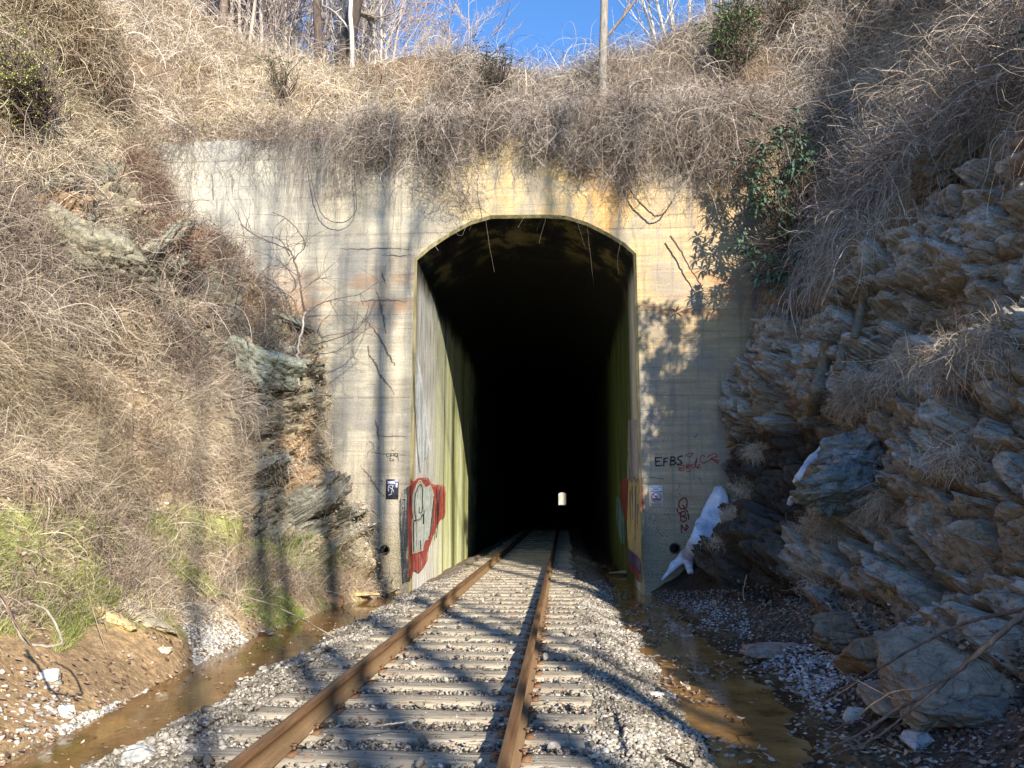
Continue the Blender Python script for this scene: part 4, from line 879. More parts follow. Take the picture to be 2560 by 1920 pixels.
# ---- vines hanging over the facade: each curtain a thing
TOPL = lambda px: np.interp(px, [300, 415, 900, 1500, 2075, 2200], [357, 356, 344, 325, 296, 292])
def curtain(x0, x1, n, Lr, curl, seed, lab, cols=GREYV, w=(.006, .013), grav=1.6, out=.5, tilt=0.0):
    r2 = np.random.RandomState(seed); nc = max(4, int((x1-x0)/26)); cc = r2.uniform(x0, x1, nc); lf = r2.uniform(.25, 1.25, nc)**1.2; ci = r2.choice(nc, n, p=(lambda q: q/q.sum())(r2.rand(nc)**1.5+.1)); px = cc[ci]+r2.randn(n)*11; P = np.array([at_y(a, b, 16.0) for a, b in zip(px, TOPL(px))])
    P[:, 1] = 16.25-r2.rand(n)*.45; P[:, 2] += r2.uniform(-.05, .35, n)
    D = np.stack([r2.randn(n)*.5+tilt, -np.abs(r2.randn(n))*out-.2, r2.uniform(-.5, .9, n)], 1)
    L = (Lr[0]+(Lr[1]-Lr[0])*np.clip(lf[ci]*r2.uniform(.35, 1.15, n), 0, 1.2))*(.45+.55*r2.rand(n)); nseg = 16
    mat_ = r2.rand(n) < (.55 if n > 500 else .1); P[:, 2] -= np.where(mat_, r2.rand(n)*lf[ci]*(Lr[1]-.3)*.5, 0); P[:, 1] = np.where(mat_, 15.9-r2.rand(n)*.25, P[:, 1]); L = np.where(mat_, np.minimum(L, 1.5), L)
    cu_ = np.where(mat_, .55, curl)[:, None]; gr_ = np.where(mat_, .7, grav)
    V, Fc, pts = ribbons(P, D, L, r2.uniform(*w, n), nseg, cu_, gr_, r2, ymax=15.97); c = palette(P, r2, cols, 2, seed)
    o = mesh('hanging_vine', V, Fc, M_VEG, attrs={'Col': np.repeat(c, (nseg+1)*2, 0)}, origin=at_y((x0+x1)/2, TOPL((x0+x1)/2), 15.95))
    tag(o, lab, 'hanging vines', 'vine curtains hanging over the concrete')
CUR = [(420, 580, 220, (1.0, 3.6), .24, 'sparse vines hanging over the pale left end of the concrete'), (560, 780, 400, (.8, 3.4), .28, 'loose looping vines over the left wing of the portal'), (760, 830, 230, (1.6, 3.4), .10, 'narrow rope-like bundle of straight vines on the left wing'),
       (800, 1010, 500, (.7, 3.0), .27, 'looping vines left of the arch'), (860, 1130, 1500, (.5, 1.7), .36, 'dense dark vine curtain above the left shoulder of the arch'), (1050, 1200, 420, (.8, 2.9), .24, 'thin vine curtain reaching the left shoulder of the arch'),
       (1150, 1390, 1300, (.4, 1.5), .36, 'short bushy vines right above the crown of the arch'), (1280, 1420, 30, (2.4, 4.6), .14, 'long thin vines dangling into the tunnel mouth at the crown'), (1380, 1520, 1300, (.6, 2.3), .30, 'thick vine curtain right of the crown below the pale trunk'), (1440, 1580, 40, (2.2, 4.8), .15, 'long vines dangling into the right side of the tunnel mouth'),
       (1560, 1800, 2800, (.6, 2.3), .28, 'largest and densest brown vine curtain above the right pier'), (1600, 1850, 600, (1.4, 4.0), .27, 'loose tendrils below the densest curtain over the right pier'), (1780, 1960, 900, (.8, 2.8), .30, 'vine curtain between the right pier and the rhododendron'), (1950, 2150, 900, (.6, 2.6), .32, 'vine curtain at the right end of the concrete')]
for i, (x0, x1, n, Lr, cu, lab) in enumerate(CUR):
    n = int(n*(1.0 if i in (0, 1, 2, 7, 9) else 1.6))
    curtain(x0, x1, n, (Lr[0], Lr[1]*1.15), cu, 300+i, lab, cols=GREYV if i not in (0, 1, 2) else [(.10, .075, .065), (.2, .155, .13), (.36, .30, .25)], grav=2.6 if i == 2 else (1.9 if i in (7, 9) else 1.6), w=(.004, .008) if i < 4 or i in (7, 9, 11) else (.007, .014))
# two thick looping stems
def woodcol(n, c): return np.repeat(np.array([c]), n, 0)
def stem(name, pts, r0, r1, col, label, cat, n=6, per=7, group=None, parent=None, wob=.0, seed=0):
    P = smooth_path(pts, per); 
    if wob: P = P+np.random.RandomState(seed).randn(*P.shape)*wob
    V, Fc = tube(P, np.linspace(r0, r1, len(P)), n); o = mesh(name, V, Fc, M_BARK, parent, attrs={'Col': woodcol(len(V), col)}, origin=None if parent is not None else P[0], smooth=True)
    return tag(o, label, cat, group)
Yp = 15.8
stem('woody_vine', [at_y(*q, Yp) for q in [(1560, 400), (1570, 455), (1590, 495), (1620, 525), (1640, 540), (1662, 530), (1680, 505)]], .022, .016, (.10, .075, .06), 'thick dark vine hanging in a loop above the right shoulder of the arch', 'vine', wob=.006)
stem('woody_vine', [at_y(*q, Yp) for q in [(1675, 590), (1700, 625), (1725, 670), (1745, 700), (1757, 725)]], .02, .01, (.12, .085, .07), 'straight dark vine crossing the ochre stained right wing', 'vine', wob=.006)
stem('woody_vine', [at_y(*q, Yp) for q in [(770, 400), (790, 500), (815, 545), (860, 555), (890, 520), (885, 430)]], .011, .008, (.14, .11, .09), 'thin vine hanging in a wide loop left of the arch', 'vine', wob=.006)
# ---- sapling by the left rock edge
sap = empty('bare_sapling', hit(742, 965, (0,))[0]); sy = sap.location[1]-.15; tag(sap, 'small bare sapling with a pale trunk growing from the left rock edge', 'sapling')
A = lambda *q: [at_y(a, b, min(sy, 15.6)) for a, b in q]
def branchset(lines, r, col, parent, name, label=None, sub=0, seed=0, n=4):
    ps = []; r2 = np.random.RandomState(seed)
    for l, rr in zip(lines, r):
        P = smooth_path(np.array(l), 6); P = P+r2.randn(*P.shape)*rr*.35; ps.append(tube(P, np.linspace(rr, rr*.4, len(P)), n))
        for k in range(sub):
            i = r2.randint(len(P)//4, len(P)-1); d = nrm(P[min(i+1, len(P)-1)]-P[i-1]); q = [P[i]]; dd = nrm(d+r2.randn(3)*np.array([.8, .4, .8]))
            for s in range(7): dd = nrm(dd+r2.randn(3)*.18); q.append(q[-1]+dd*r2.uniform(.06, .13))
            ps.append(tube(np.array(q), np.linspace(rr*.45, rr*.2, 8), 3, False))
    V, Fc = join(ps); return mesh(name, V, Fc, M_BARK, parent, attrs={'Col': woodcol(len(V), col)}, smooth=True)
branchset([A((740, 970), (748, 920), (745, 880), (757, 820), (762, 780))], [.038], (.52, .48, .42), sap, 'trunk', n=7)
branchset([A((742, 960), (735, 920), (738, 880), (748, 850))], [.022], (.20, .16, .13), sap, 'trunk', n=6)
branchset([A((762, 780), (752, 730), (748, 690), (735, 650), (722, 625), (690, 610), (640, 590), (600, 560)), A((735, 650), (745, 635), (760, 620), (755, 590), (720, 550), (680, 530)), A((725, 640), (700, 600), (660, 590)), A((748, 850), (730, 810), (715, 780), (700, 720)),
    A((760, 790), (800, 760), (850, 745), (900, 735), (950, 700)), A((783, 862), (850, 843), (900, 815), (935, 765), (955, 700)), A((790, 886), (840, 878), (880, 850), (930, 815)), A((752, 730), (790, 700), (830, 690)), A((748, 690), (715, 670), (690, 640))],
    [.02, .015, .012, .012, .011, .012, .010, .01, .01], (.16, .125, .11), sap, 'branches', sub=9, seed=4)
# ---- rhododendron
def leafcluster(c, r2, n=9, L=.17, w=.045, ax=None):
    Vs, Fs, Cs = [], [], []
    ax = nrm(np.array([r2.randn()*.4, -.6, .7])) if ax is None else ax
    for k in range(n):
        a = 2*math.pi*k/n+r2.rand()*.6; e1 = nrm(np.cross(ax, UP+.01)); e2 = np.cross(ax, e1); d = nrm(e1*math.cos(a)+e2*math.sin(a)+ax*r2.uniform(-.1, .6)); P = c.copy()+d*.015; l = L*r2.uniform(.7, 1.15); s = nrm(np.cross(d, UP)+1e-3)
        sh = .6+.8*r2.rand()
        for q in range(6):
            ww = w*(.25, .8, 1, .95, .6, .05)[q]*.5; nrm_ = np.cross(s, d)
            Vs += [P-s*ww+nrm_*ww*.35, P, P+s*ww+nrm_*ww*.35]; P = P+d*l/5; d = nrm(d+np.array([0, 0, -.16-.1*r2.rand()]))
            Cs += [sh]*3
        b = len(Vs)-18
        for q in range(5): Fs += [[b+q*3, b+q*3+1, b+q*3+4, b+q*3+3], [b+q*3+1, b+q*3+2, b+q*3+5, b+q*3+4]]
    return Vs, Fs, Cs
def shrub(name, centers, label, cat, col, stemcol, base, seed, L=.17, w=.045, n=9, jitter=.12, extra=3, group=None):
    r2 = np.random.RandomState(seed); root = empty(name, base); tag(root, label, cat, group); V, Fc, Cc, st = [], [], [], []
    for c in centers:
        for e in range(extra):
            q = c+r2.randn(3)*jitter*np.array([1, .8, 1])*(e > 0); a, b, s = leafcluster(q, r2, n, L, w); off = len(V); V += a; Fc += [[i+off for i in f] for f in b]; Cc += s
            m = (q+np.array(base))/2+r2.randn(3)*.15; P = smooth_path([np.array(base), m, q], 4); st.append(tube(P, np.linspace(.016, .006, len(P)), 4, False))
    Cc = np.array(Cc)[:, None]*np.array(col)
    mesh('foliage', np.array(V), np.array(Fc), M_LEAF, root, attrs={'Col': Cc})
    Vs, Fs = join(st); mesh('stems', Vs, Fs, M_BARK, root, attrs={'Col': woodcol(len(Vs), stemcol)}); return root
rc = [(600, 880), (640, 850), (690, 800), (680, 960), (560, 1020), (520, 960), (640, 1060), (820, 880), (780, 870), (860, 930), (570, 1130), (610, 1180), (540, 1190), (740, 1260), (820, 1190), (900, 1310), (1000, 1230), (1090, 1230), (1060, 1310), (980, 1330), (540, 1460), (490, 1480), (860, 1400), (780, 1430), (680, 1370), (860, 1570), (920, 1590), (1000, 1500), (1040, 1480), (640, 1640), (760, 1620), (690, 1620), (1200, 1310), (1270, 1060), (600, 1540), (850, 1000), (760, 1000)]
r2 = np.random.RandomState(5)
shrub('rhododendron', [at_y(1660+a/2.37, b/2.37+4, 14.9+r2.uniform(-.6, .4)) for a, b in rc], 'dark green rhododendron with drooping leaf whorls in front of the right wing', 'shrub', (.09, .15, .095), (.16, .12, .10), at_y(2010, 640, 15.3), 9, L=.20, w=.050, extra=6, jitter=.22, n=9)
def hillshrub(name, poly, n, label, seed, col, L=.11, w=.03, nn=7, which=(0, 1, 3), extra=2, group='evergreen shrubs on the slopes'):
    r2 = np.random.RandomState(seed); xs = [p[0] for p in poly]; ys_ = [p[1] for p in poly]; cs = []
    while len(cs) < n:
        a, b = r2.uniform(min(xs), max(xs)), r2.uniform(min(ys_), max(ys_))
        if inpoly(np.array(a), np.array(b), poly):
            p, nr = hit(a, b, which); cs.append(p+nr*r2.uniform(.25, .95)-np.array([0, .3, 0]))
    base = np.mean(cs, 0)+np.array([0, .5, -.5]); shrub(name, cs, label, 'shrub', col, (.2, .15, .12), base, seed, L, w, nn, .15, extra, group)
hillshrub('evergreen_shrub', [(1790, 90), (1830, 50), (1900, 20), (1930, 60), (1870, 130), (1820, 170), (1780, 210), (1760, 180)], 90, 'bright green evergreen shrub high on the right of the hill', 40, (.14, .19, .08), L=.16, w=.04)
hillshrub('evergreen_shrub', [(1790, 130), (1860, 140), (1880, 180), (1830, 220), (1770, 210)], 50, 'dark green evergreen shrub just below the brighter one on the right hill', 41, (.09, .13, .07))
hillshrub('evergreen_shrub', [(1930, 30), (2020, 20), (2040, 60), (1960, 90)], 35, 'olive evergreen shrub at the crest of the right hill', 42, (.10, .13, .07))
hillshrub('evergreen_shrub', [(-60, 130), (40, 180), (110, 260), (90, 330), (20, 340), (-60, 280)], 170, 'yellow green leafy shrub at the left edge of the photo', 43, (.46, .48, .16), L=.055, w=.02)
hillshrub('evergreen_shrub', [(1180, 190), (1280, 200), (1300, 240), (1200, 260)], 40, 'dull green shrub among the grey vines above the arch', 44, (.11, .13, .07), L=.08)
hillshrub('evergreen_shrub', [(690, 230), (760, 245), (750, 275), (690, 265)], 22, 'small green shrub in the dark gap on the upper left hill', 45, (.13, .18, .06), L=.08)
# ------------------------------------------------------------------ stones
def hull(seed, npts=14, flat=.7):
    r2 = np.random.RandomState(seed); bm = bmesh.new()
    for p in nrm(r2.randn(npts, 3))*r2.uniform(.75, 1.05, (npts, 1))*np.array([1, .8, flat]): bm.verts.new(p)
    r_ = bmesh.ops.convex_hull(bm, input=bm.verts); bmesh.ops.delete(bm, geom=[v for v in bm.verts if not v.link_faces], context='VERTS'); bmesh.ops.triangulate(bm, faces=bm.faces)
    bm.verts.index_update(); V = np.array([v.co[:] for v in bm.verts]); Fc = np.array([[v.index for v in f.verts] for f in bm.faces]); bm.free(); return V, Fc
HULLS = [hull(s, 13+s % 4, .55+.1*(s % 4)) for s in range(8)]
def stones(name, P, S, cols, seed, label, mat, flat=1.0, kind='stuff', cat='gravel'):
    r2 = np.random.RandomState(seed); Vs, Fs, Cs, off = [], [], [], 0; n = len(P)
    which = r2.randint(0, len(HULLS), n); col = palette(P, r2, cols, 3, seed, .35)
    for h, (HV, HF) in enumerate(HULLS):
        m = which == h; k = m.sum()
        if not k: continue
        a = r2.rand(k)*6.283; t1 = r2.randn(k)*.35; ca, sa = np.cos(a), np.sin(a); ct, st = np.cos(t1), np.sin(t1)
        Rm = np.zeros((k, 3, 3)); Rm[:, 0] = np.stack([ca, -sa*ct, sa*st], 1); Rm[:, 1] = np.stack([sa, ca*ct, -ca*st], 1); Rm[:, 2] = np.stack([0*a, st, ct], 1)
        sc = S[m][:, None]*np.array([1, 1, flat])*r2.uniform(.75, 1.25, (k, 3)); V = np.einsum('kij,knj->kni', Rm, HV[None]*sc[:, None, :])+P[m][:, None, :]
        Vs.append(V.reshape(-1, 3)); Fs.append((HF[None]+(np.arange(k)*len(HV))[:, None, None]+off).reshape(-1, 3)); off += k*len(HV); Cs.append(np.repeat(col[m], len(HV), 0))
    return tag(mesh(name, np.concatenate(Vs), np.concatenate(Fs), mat, attrs={'Col': np.concatenate(Cs)}), label, cat, None, kind)
t = NT('stone', .85, .25); pn = t.noise(t.pos(), 55, 4, .6); M_STONE = t.done(t.mix(1, t.attr('Col'), t.ramp(pn, [(.3, (.65, .65, .65)), (.7, (1.25, 1.25, 1.25))]), 'MULTIPLY'), t.bump(pn, .4, .005))
r4 = np.random.RandomState(44)
def gz(P): return groundz(P[:, 0], P[:, 1])
def area(n, x0, x1, y0, y1, power=1.0):
    X = r4.uniform(x0, x1, n); Y = y0+(y1-y0)*r4.rand(n)**power; return np.stack([X, Y, 0*X], 1)
GREY = [(.14, .12, .095), (.235, .21, .165), (.33, .295, .24), (.46, .42, .355)]
tieY = np.array(TIEY)
def cribs(P):
    d = np.abs(P[:, 1][:, None]-tieY[None, :]).min(1); return d > .12
P = area(42000, TCX-1.45, TCX+1.40, 3.0, 22, 1.5); rr = np.abs(P[:, 0][:, None]-np.array(RAILX)[None]).min(1); P = P[cribs(P)&(rr > .08)]
P[:, 2] = -.203+.009*r4.randn(len(P)); stones('ballast', P, r4.uniform(.009, .027, len(P)), GREY, 1, 'grey and whitish crushed stone between the ties', M_STONE)
P = np.concatenate([area(24000, TCX+1.25, TCX+2.15, 3.0, 17, 1.3), area(19000, TCX-2.15, TCX-1.2, 3.0, 17, 1.3)]); P[:, 2] = gz(P)+.01+np.where((np.abs(P[:, 0]-TCX) < 1.5), .015, 0)
keep = (P[:, 2] > WZ-.02)|(r4.rand(len(P)) < .25); P = P[keep]
stones('ballast', P, r4.uniform(.011, .032, len(P)), GREY, 2, 'grey and whitish crushed stone on both shoulders of the track', M_STONE)
P = area(3800, TCX-1.3, TCX+1.35, 3.0, 14, 1.3); P = P[~cribs(P)&(np.abs(P[:, 0][:, None]-np.array(RAILX)[None]).min(1) > .1)]; P[:, 2] = -.168; stones('ballast', P, r4.uniform(.005, .015, len(P)), GREY, 33, 'small stone chips and grit lying on top of the ties', M_STONE, .6)
P = area(420, -3.3, .9, 3.0, 16, 1.2); P = P[cribs(P) | (r4.rand(len(P)) < .1)]; P[:, 2] = np.where(np.abs(P[:, 0]-TCX) < 1.35, -.165, gz(P)+.03)
stones('ballast', P, r4.uniform(.03, .06, len(P)), GREY, 3, 'scattered larger pale stones lying on the ballast', M_STONE)
# stones on the toes of both banks
def band(G, N, n, poly, seed, pxy):
    m = inpoly(pxy[0], pxy[1], poly).astype(float); P, Nn = scatter(G, N, n, m*(.15+fbm(G, 2.5, 3, seed)**3*4), seed); return P, Nn
for (poly, n, lab, S) in [([(120, 1830), (350, 1740), (480, 1690), (650, 1600), (740, 1570), (900, 1540), (860, 1600), (640, 1650), (560, 1700), (420, 1790), (220, 1860)], 2600, 'pale angular stones along the left waterline', (.02, .06)), ([(430, 1500), (560, 1520), (620, 1600), (640, 1650), (500, 1700), (470, 1600)], 2600, 'grey stones spilling down the foot of the left bank', (.015, .045)), ([(-200, 1640), (60, 1660), (200, 1740), (120, 1860), (-200, 1900)], 240, 'scattered pale stones in the orange soil', (.02, .06))]:
    P, _ = band(GL, NL, n, poly, 81, (pxL, pyL)); P = P[P[:, 2] > WZ-.04]; stones('gravel', P, r4.uniform(*S, len(P))*r4.uniform(.5, 1, len(P)), [(.34, .33, .31), (.52, .50, .47), (.66, .62, .52)], 5, lab, M_STONE, .6)
P, _ = scatter(GL, NL, 1500, visL*(pyL > 1250)*(1-RKL)*(fbm(GL, 2, 3, 5) > .5), 83); stones('gravel', P, r4.uniform(.01, .03, len(P)), [(.3, .24, .16), (.5, .42, .3)], 6, 'small soil-coloured chips over the lower left bank', M_STONE, .6)
mR = visR*(GR[..., 2] < .35)*(pyR > 1480)
P, _ = scatter(GR, NR, 8500, mR*(.2+3*fbm(GR, 1.6, 3, 8)**2), 84); P[:, 2] += .01; stones('gravel', P, r4.uniform(.008, .032, len(P)), [(.06, .052, .045), (.16, .145, .13), (.33, .33, .33)], 7, 'dark and bluish rubble on the slope under the right rocks', M_STONE, .6)
P, _ = band(GR, NR, 1000, [(1960, 1620), (2080, 1620), (2130, 1700), (2080, 1800), (1960, 1760), (1860, 1700)], 85, (pxR, pyR)); P[:, 2] += .02; stones('gravel', P, r4.uniform(.015, .04, len(P)), [(.26, .26, .26), (.48, .49, .50)], 8, 'patch of pale pebbles in front of the right boulders', M_STONE, .7)
P, _ = band(GR, NR, 800, [(1700, 1510), (1850, 1500), (1880, 1600), (1800, 1620), (1700, 1560)], 86, (pxR, pyR)); P[:, 2] += .02; stones('gravel', P, r4.uniform(.012, .03, len(P)), [(.3, .32, .33), (.5, .52, .54)], 9, 'small pale pebbles under the wet rock by the right pier', M_STONE, .7)
P = area(5000, .7, 2.5, 3.6, 18, 1.2); P[:, 2] = np.maximum(gz(P), WZ-.02)+.0; P = P[(gz(P) > WZ-.07)]; stones('gravel', P, r4.uniform(.012, .04, len(P)), [(.07, .055, .04), (.2, .17, .13), (.42, .38, .32)], 10, 'stones lying in and beside the right ditch', M_STONE, .6)
P = area(1500, -4.3, -3.0, 4.0, 18, 1.2); P[:, 2] = gz(P)+.02; P = P[(P[:, 2] > WZ-.05)]; stones('gravel', P, r4.uniform(.015, .045, len(P)), [(.12, .10, .08), (.3, .27, .22), (.5, .46, .38)], 11, 'wet stones lying in and beside the left ditch', M_STONE, .6)
# ------------------------------------------------------------------ leaves and twigs
def litter(name, P, Nn, S, cols, seed, label, up=.02):
    r2 = np.random.RandomState(seed); n = len(P); a = nrm(np.cross(Nn+.001, r2.randn(n, 3))); b = np.cross(Nn, a); P = P+Nn*r2.uniform(0, up, (n, 1)); s = S[:, None]; cu = r2.uniform(-.2, .7, (n, 1))*s
    Nt = nrm(Nn+r2.randn(n, 3)*.35); w = r2.uniform(.35, .6, (n, 1))
    V = np.stack([P-a*s+Nt*cu*.6, P-a*s*.3-b*s*w+Nt*cu*.3, P-a*s*.2, P-a*s*.3+b*s*w+Nt*cu*.3, P+a*s*.4-b*s*w*.8+Nt*cu*.2, P+a*s*.4+b*s*w*.8+Nt*cu*.3, P+a*s+Nt*cu], 1).reshape(-1, 3)
    o = (np.arange(n)*7)[:, None]; q = np.concatenate([o+np.array([1, 4, 5, 3])]); tr = np.concatenate([o+np.array([0, 1, 3]), o+np.array([4, 6, 5])])
    c = palette(P, r2, cols, 4, seed, .4); return tag(mesh(name, V, [q, tr], M_VEG, attrs={'Col': np.repeat(c, 7, 0)}), label, 'leaf litter', None, 'stuff')
LEAFC = [(.20, .115, .07), (.34, .21, .14), (.46, .33, .24), (.56, .46, .36)]
upn = lambda n: nrm(np.array([0, 0, 1.0])+r4.randn(n, 3)*.25)
P = area(5200, TCX-1.35, TCX+1.4, 3.0, 20, 1.4); P = P[cribs(P)|(r4.rand(len(P)) < .07)]
dr = np.abs(P[:, 0][:, None]-np.array(RAILX)[None]).min(1); P = P[(dr > .07)&((dr < .45)|(r4.rand(len(P)) < .35))]; P[:, 2] = np.where(cribs(P), -.18, -.165); litter('leaf_litter', P, upn(len(P)), r4.uniform(.012, .035, len(P)), LEAFC, 1, 'dry leaves caught between the ties beside the rails', .03)
P = area(6000, .75, 2.5, 3.4, 17, 1.1); P = P[(fbm(P, 1.8, 3, 4) > .47)]; P[:, 2] = np.maximum(gz(P), WZ)+.005; litter('leaf_litter', P, upn(len(P)), r4.uniform(.015, .042, len(P)), [(.10, .07, .05), (.24, .17, .12), (.44, .35, .27)], 2, 'dead leaves and mud clumps in the right ditch', .04)
P, Nn = scatter(GR, NR, 5200, mR*(.3+2*fbm(GR, 1.2, 3, 18)), 87); litter('leaf_litter', P, Nn, r4.uniform(.015, .04, len(P)), [(.08, .06, .05), (.17, .125, .10), (.33, .26, .21)], 3, 'dark dead leaves on the debris slope on the right', .03)
P, Nn = scatter(GL, NL, 15000, visL*(pyL > 500)*(fbm(GL, 1.4, 3, 19) > .44), 88); litter('leaf_litter', P, Nn, r4.uniform(.015, .04, len(P)), LEAFC, 4, 'brown dead leaves among the grass of the left bank', .05)
P, Nn = scatter(GR, NR, 3500, visR*(1-RKR)*(GR[..., 2] > .5)*brR, 89); litter('leaf_litter', P, Nn, r4.uniform(.02, .05, len(P)), LEAFC, 5, 'brown leaves caught in the vines of the right bank', .6)
P = np.concatenate([area(700, -4.4, -3.0, 4.0, 17, 1.0)]); P = P[gz(P) < WZ+.03]; P[:, 2] = WZ+.004; litter('leaf_litter', P, upn(len(P)), r4.uniform(.01, .03, len(P)), LEAFC, 7, 'leaves and scum floating on the left ditch water', .003)
P = area(1500, TCX+1.2, 3.0, 16.3, 24); P[:, 2] = gz(P)+.01; litter('leaf_litter', P, upn(len(P)), r4.uniform(.02, .05, len(P)), [(.10, .075, .06), (.22, .17, .13)], 6, 'leaves on the floor just inside the tunnel', .04)
# ------------------------------------------------------------------ separate rocks
def rock(px, py, size, seed, label, col=(.2, .17, .13), which=(0, 1, 2), tilt=0.0, rot=0.0, sink=.35, group='separate rocks beside the track', cat='rock', P=None, pitch=0.0, boxy=False):
    p, nn = hit(px, py, which) if P is None else (np.array(P), UP); r2 = np.random.RandomState(seed); n = 26; S = np.array(size)
    bm = bmesh.new(); bmesh.ops.create_cube(bm, size=2); bmesh.ops.subdivide_edges(bm, edges=bm.edges, cuts=15 if max(size) < .35 else 34, use_grid_fill=True); V = np.array([v.co[:] for v in bm.verts]); Fc = np.array([[v.index for v in f.verts] for f in bm.faces]); bm.free()
    ex = 4.5 if not boxy else 12; r_ = (np.abs(V)**ex).sum(1)**(1/ex); V = V/r_[:, None]*(1+0*r_[:, None])
    for k in range(9):                               # knock off facets
        d = nrm(r2.randn(3)*np.array([1, 1, .8])); c = r2.uniform(.62, .98) if not boxy else r2.uniform(.85, 1.35); ov = np.maximum(V@d-c, 0); V = V-ov[:, None]*d
    V = V*S; lay = np.floor((V[:, 2]+.02*fbm(V/ max(size)*1.0+seed, 2, 2, seed))/max(.035, size[2]*.22)); V[:, :2] *= (1+(hsh(lay, 3, 1, seed)-.5)*(.05 if boxy else .13))[:, None]
    V += nrm(V)*((fbm(V+seed*3.3, 3/max(size), 4, seed)-.5)*.22*min(size))[:, None]
    if max(size) >= .35:
        bd, _h = blocks(V[:, [1, 0, 2]]+seed*9.7, max(size)*.5, 2.4, seed); bd2, _h = blocks(V[:, [1, 0, 2]]+seed*3.1, max(size)*.18, 2.2, seed+5); V += nrm(V/S)*(bd*.30*min(size)+bd2*.12*min(size))[:, None]
    Rm = np.array((Matrix.Rotation(rot, 3, 'Z')@Matrix.Rotation(tilt, 3, 'Y')@Matrix.Rotation(pitch, 3, 'X')).to_3x3()); V = V@Rm.T; p = p+np.array([0, 0, size[2]*(1-2*sink)]) if P is None else p
    c = np.array(col)*(.7+.6*fbm(V+seed, 2.5/max(size), 4, seed+3))[:, None]; c = c*(1-.0)+0
    o = mesh('rock', V+p, Fc, M_ROCK, attrs={'Col': c, 'lich': np.full(len(V), .35)}, origin=p); return tag(o, label, cat, group)
TANC, ORC, GRC, BLC = (.42, .36, .25), (.46, .26, .12), (.30, .28, .24), (.17, .20, .22)
rock(362, 1545, (.42, .16, .07), 1, 'long pale tan slab lying on the lower left bank', TANC, tilt=.42, rot=-.12)
rock(265, 1540, (.38, .09, .05), 2, 'thin yellowish slab in the orange soil left of the long pale slab', (.5, .38, .2), tilt=.45, rot=-.1)
rock(118, 1700, (.10, .08, .07), 3, 'pale white stone in the orange soil at the lower left', (.6, .6, .55))
rock(165, 1785, (.09, .07, .05), 4, 'rounded white stone at the left waterline', (.66, .64, .56))
rock(900, 1490, (.42, .16, .04), 5, 'flat yellowish slab at the end of the left ditch by the portal', (.52, .40, .22), which=(0, 2), sink=.1)
rock(835, 1512, (.17, .12, .11), 6, 'orange block at the water edge on the left', ORC, which=(0, 2), sink=.2)
rock(737, 1618, (.11, .09, .05), 7, 'brownish grey stone on the left shore of the ditch', GRC)
rock(410, 1630, (.09, .05, .04), 8, 'pale cream stone below the long slab', (.6, .54, .42))
rock(350, 1902, (.11, .09, .07), 9, 'grey stone at the bottom edge of the photo in the left water', (.4, .4, .38), which=(0, 2))
rock(1950, 1628, (.46, .17, .07), 10, 'pinkish tan slab on the debris below the right rocks', (.30, .22, .17), which=(1,), rot=.25)
rock(2160, 1672, (.30, .24, .16), 11, 'brown pointed boulder in front of the large right slab', (.22, .15, .09), which=(1,), sink=.2, rot=.2)
rock(2440, 1790, (.45, .2, .10), 14, 'low grey slab right of the long grey boulder', (.16, .145, .125), which=(1,), rot=-.1)
rock(1970, 1905, (.135, .07, .025), 15, 'flat yellow stone in the right ditch at the bottom edge', (.62, .48, .26), which=(2, 1), sink=0)
rock(1915, 1772, (.07, .05, .02), 16, 'small flat tan stone in the shaded right water', (.42, .36, .26), which=(2, 1), sink=0)
rock(1720, 1597, (.09, .06, .03), 17, 'small pale stone in the right ditch near the portal', (.4, .36, .3), which=(2, 1), sink=.1)
rock(2145, 1135, (.58, .50, .40), 18, 'blue grey angular boulder above the wet gully on the right', (.18, .20, .21), which=(1,), sink=.5, tilt=.2, rot=.4)
rock(2110, 1225, (.62, .40, .32), 19, 'grey boulder directly below the blue grey one', (.16, .18, .175), which=(1,), sink=.5, tilt=-.1)
rock(2150, 1580, (.55, .30, .16), 20, 'layered brown ledge block above the pinkish slab', (.17, .14, .10), which=(1,), sink=.5)
rock(2380, 425, (.40, .5, .42), 21, 'dark square block jutting out under the brush at the upper right', (.12, .10, .075), which=(1,), sink=.5, rot=.15)
rock(1545, 1423, (.45, .25, .05), 22, 'flat grey slab on the tunnel floor by the right jamb', (.22, .2, .17), P=(at_z(1570, 1430, -.3)), sink=.3)
rock(1640, 1745, (.08, .06, .04), 23, 'white stone at the edge of the right gravel shoulder', (.6, .58, .54), which=(2,))
rock(2140, 1795, (.10, .07, .06), 24, 'pale triangular stone on the dark debris on the right', (.42, .42, .42), which=(1,))
rock(2300, 1860, (.16, .09, .07), 25, 'pale stone by the bottom right corner', (.42, .42, .43), which=(1,), rot=.6)
rock(2330, 1735, (.50, .22, .06), 12, 'long low grey slab at the foot of the right rocks', (.25, .225, .19), which=(1,), sink=.3, rot=.1, tilt=-.15, pitch=.35, boxy=True)
rock(2390, 1630, (.62, .40, .14), 13, 'large smooth grey brown slab leaning on the right rocks near the edge', (.27, .21, .155), which=(1,), sink=.8, tilt=-.10, pitch=.6, rot=.25, boxy=True)
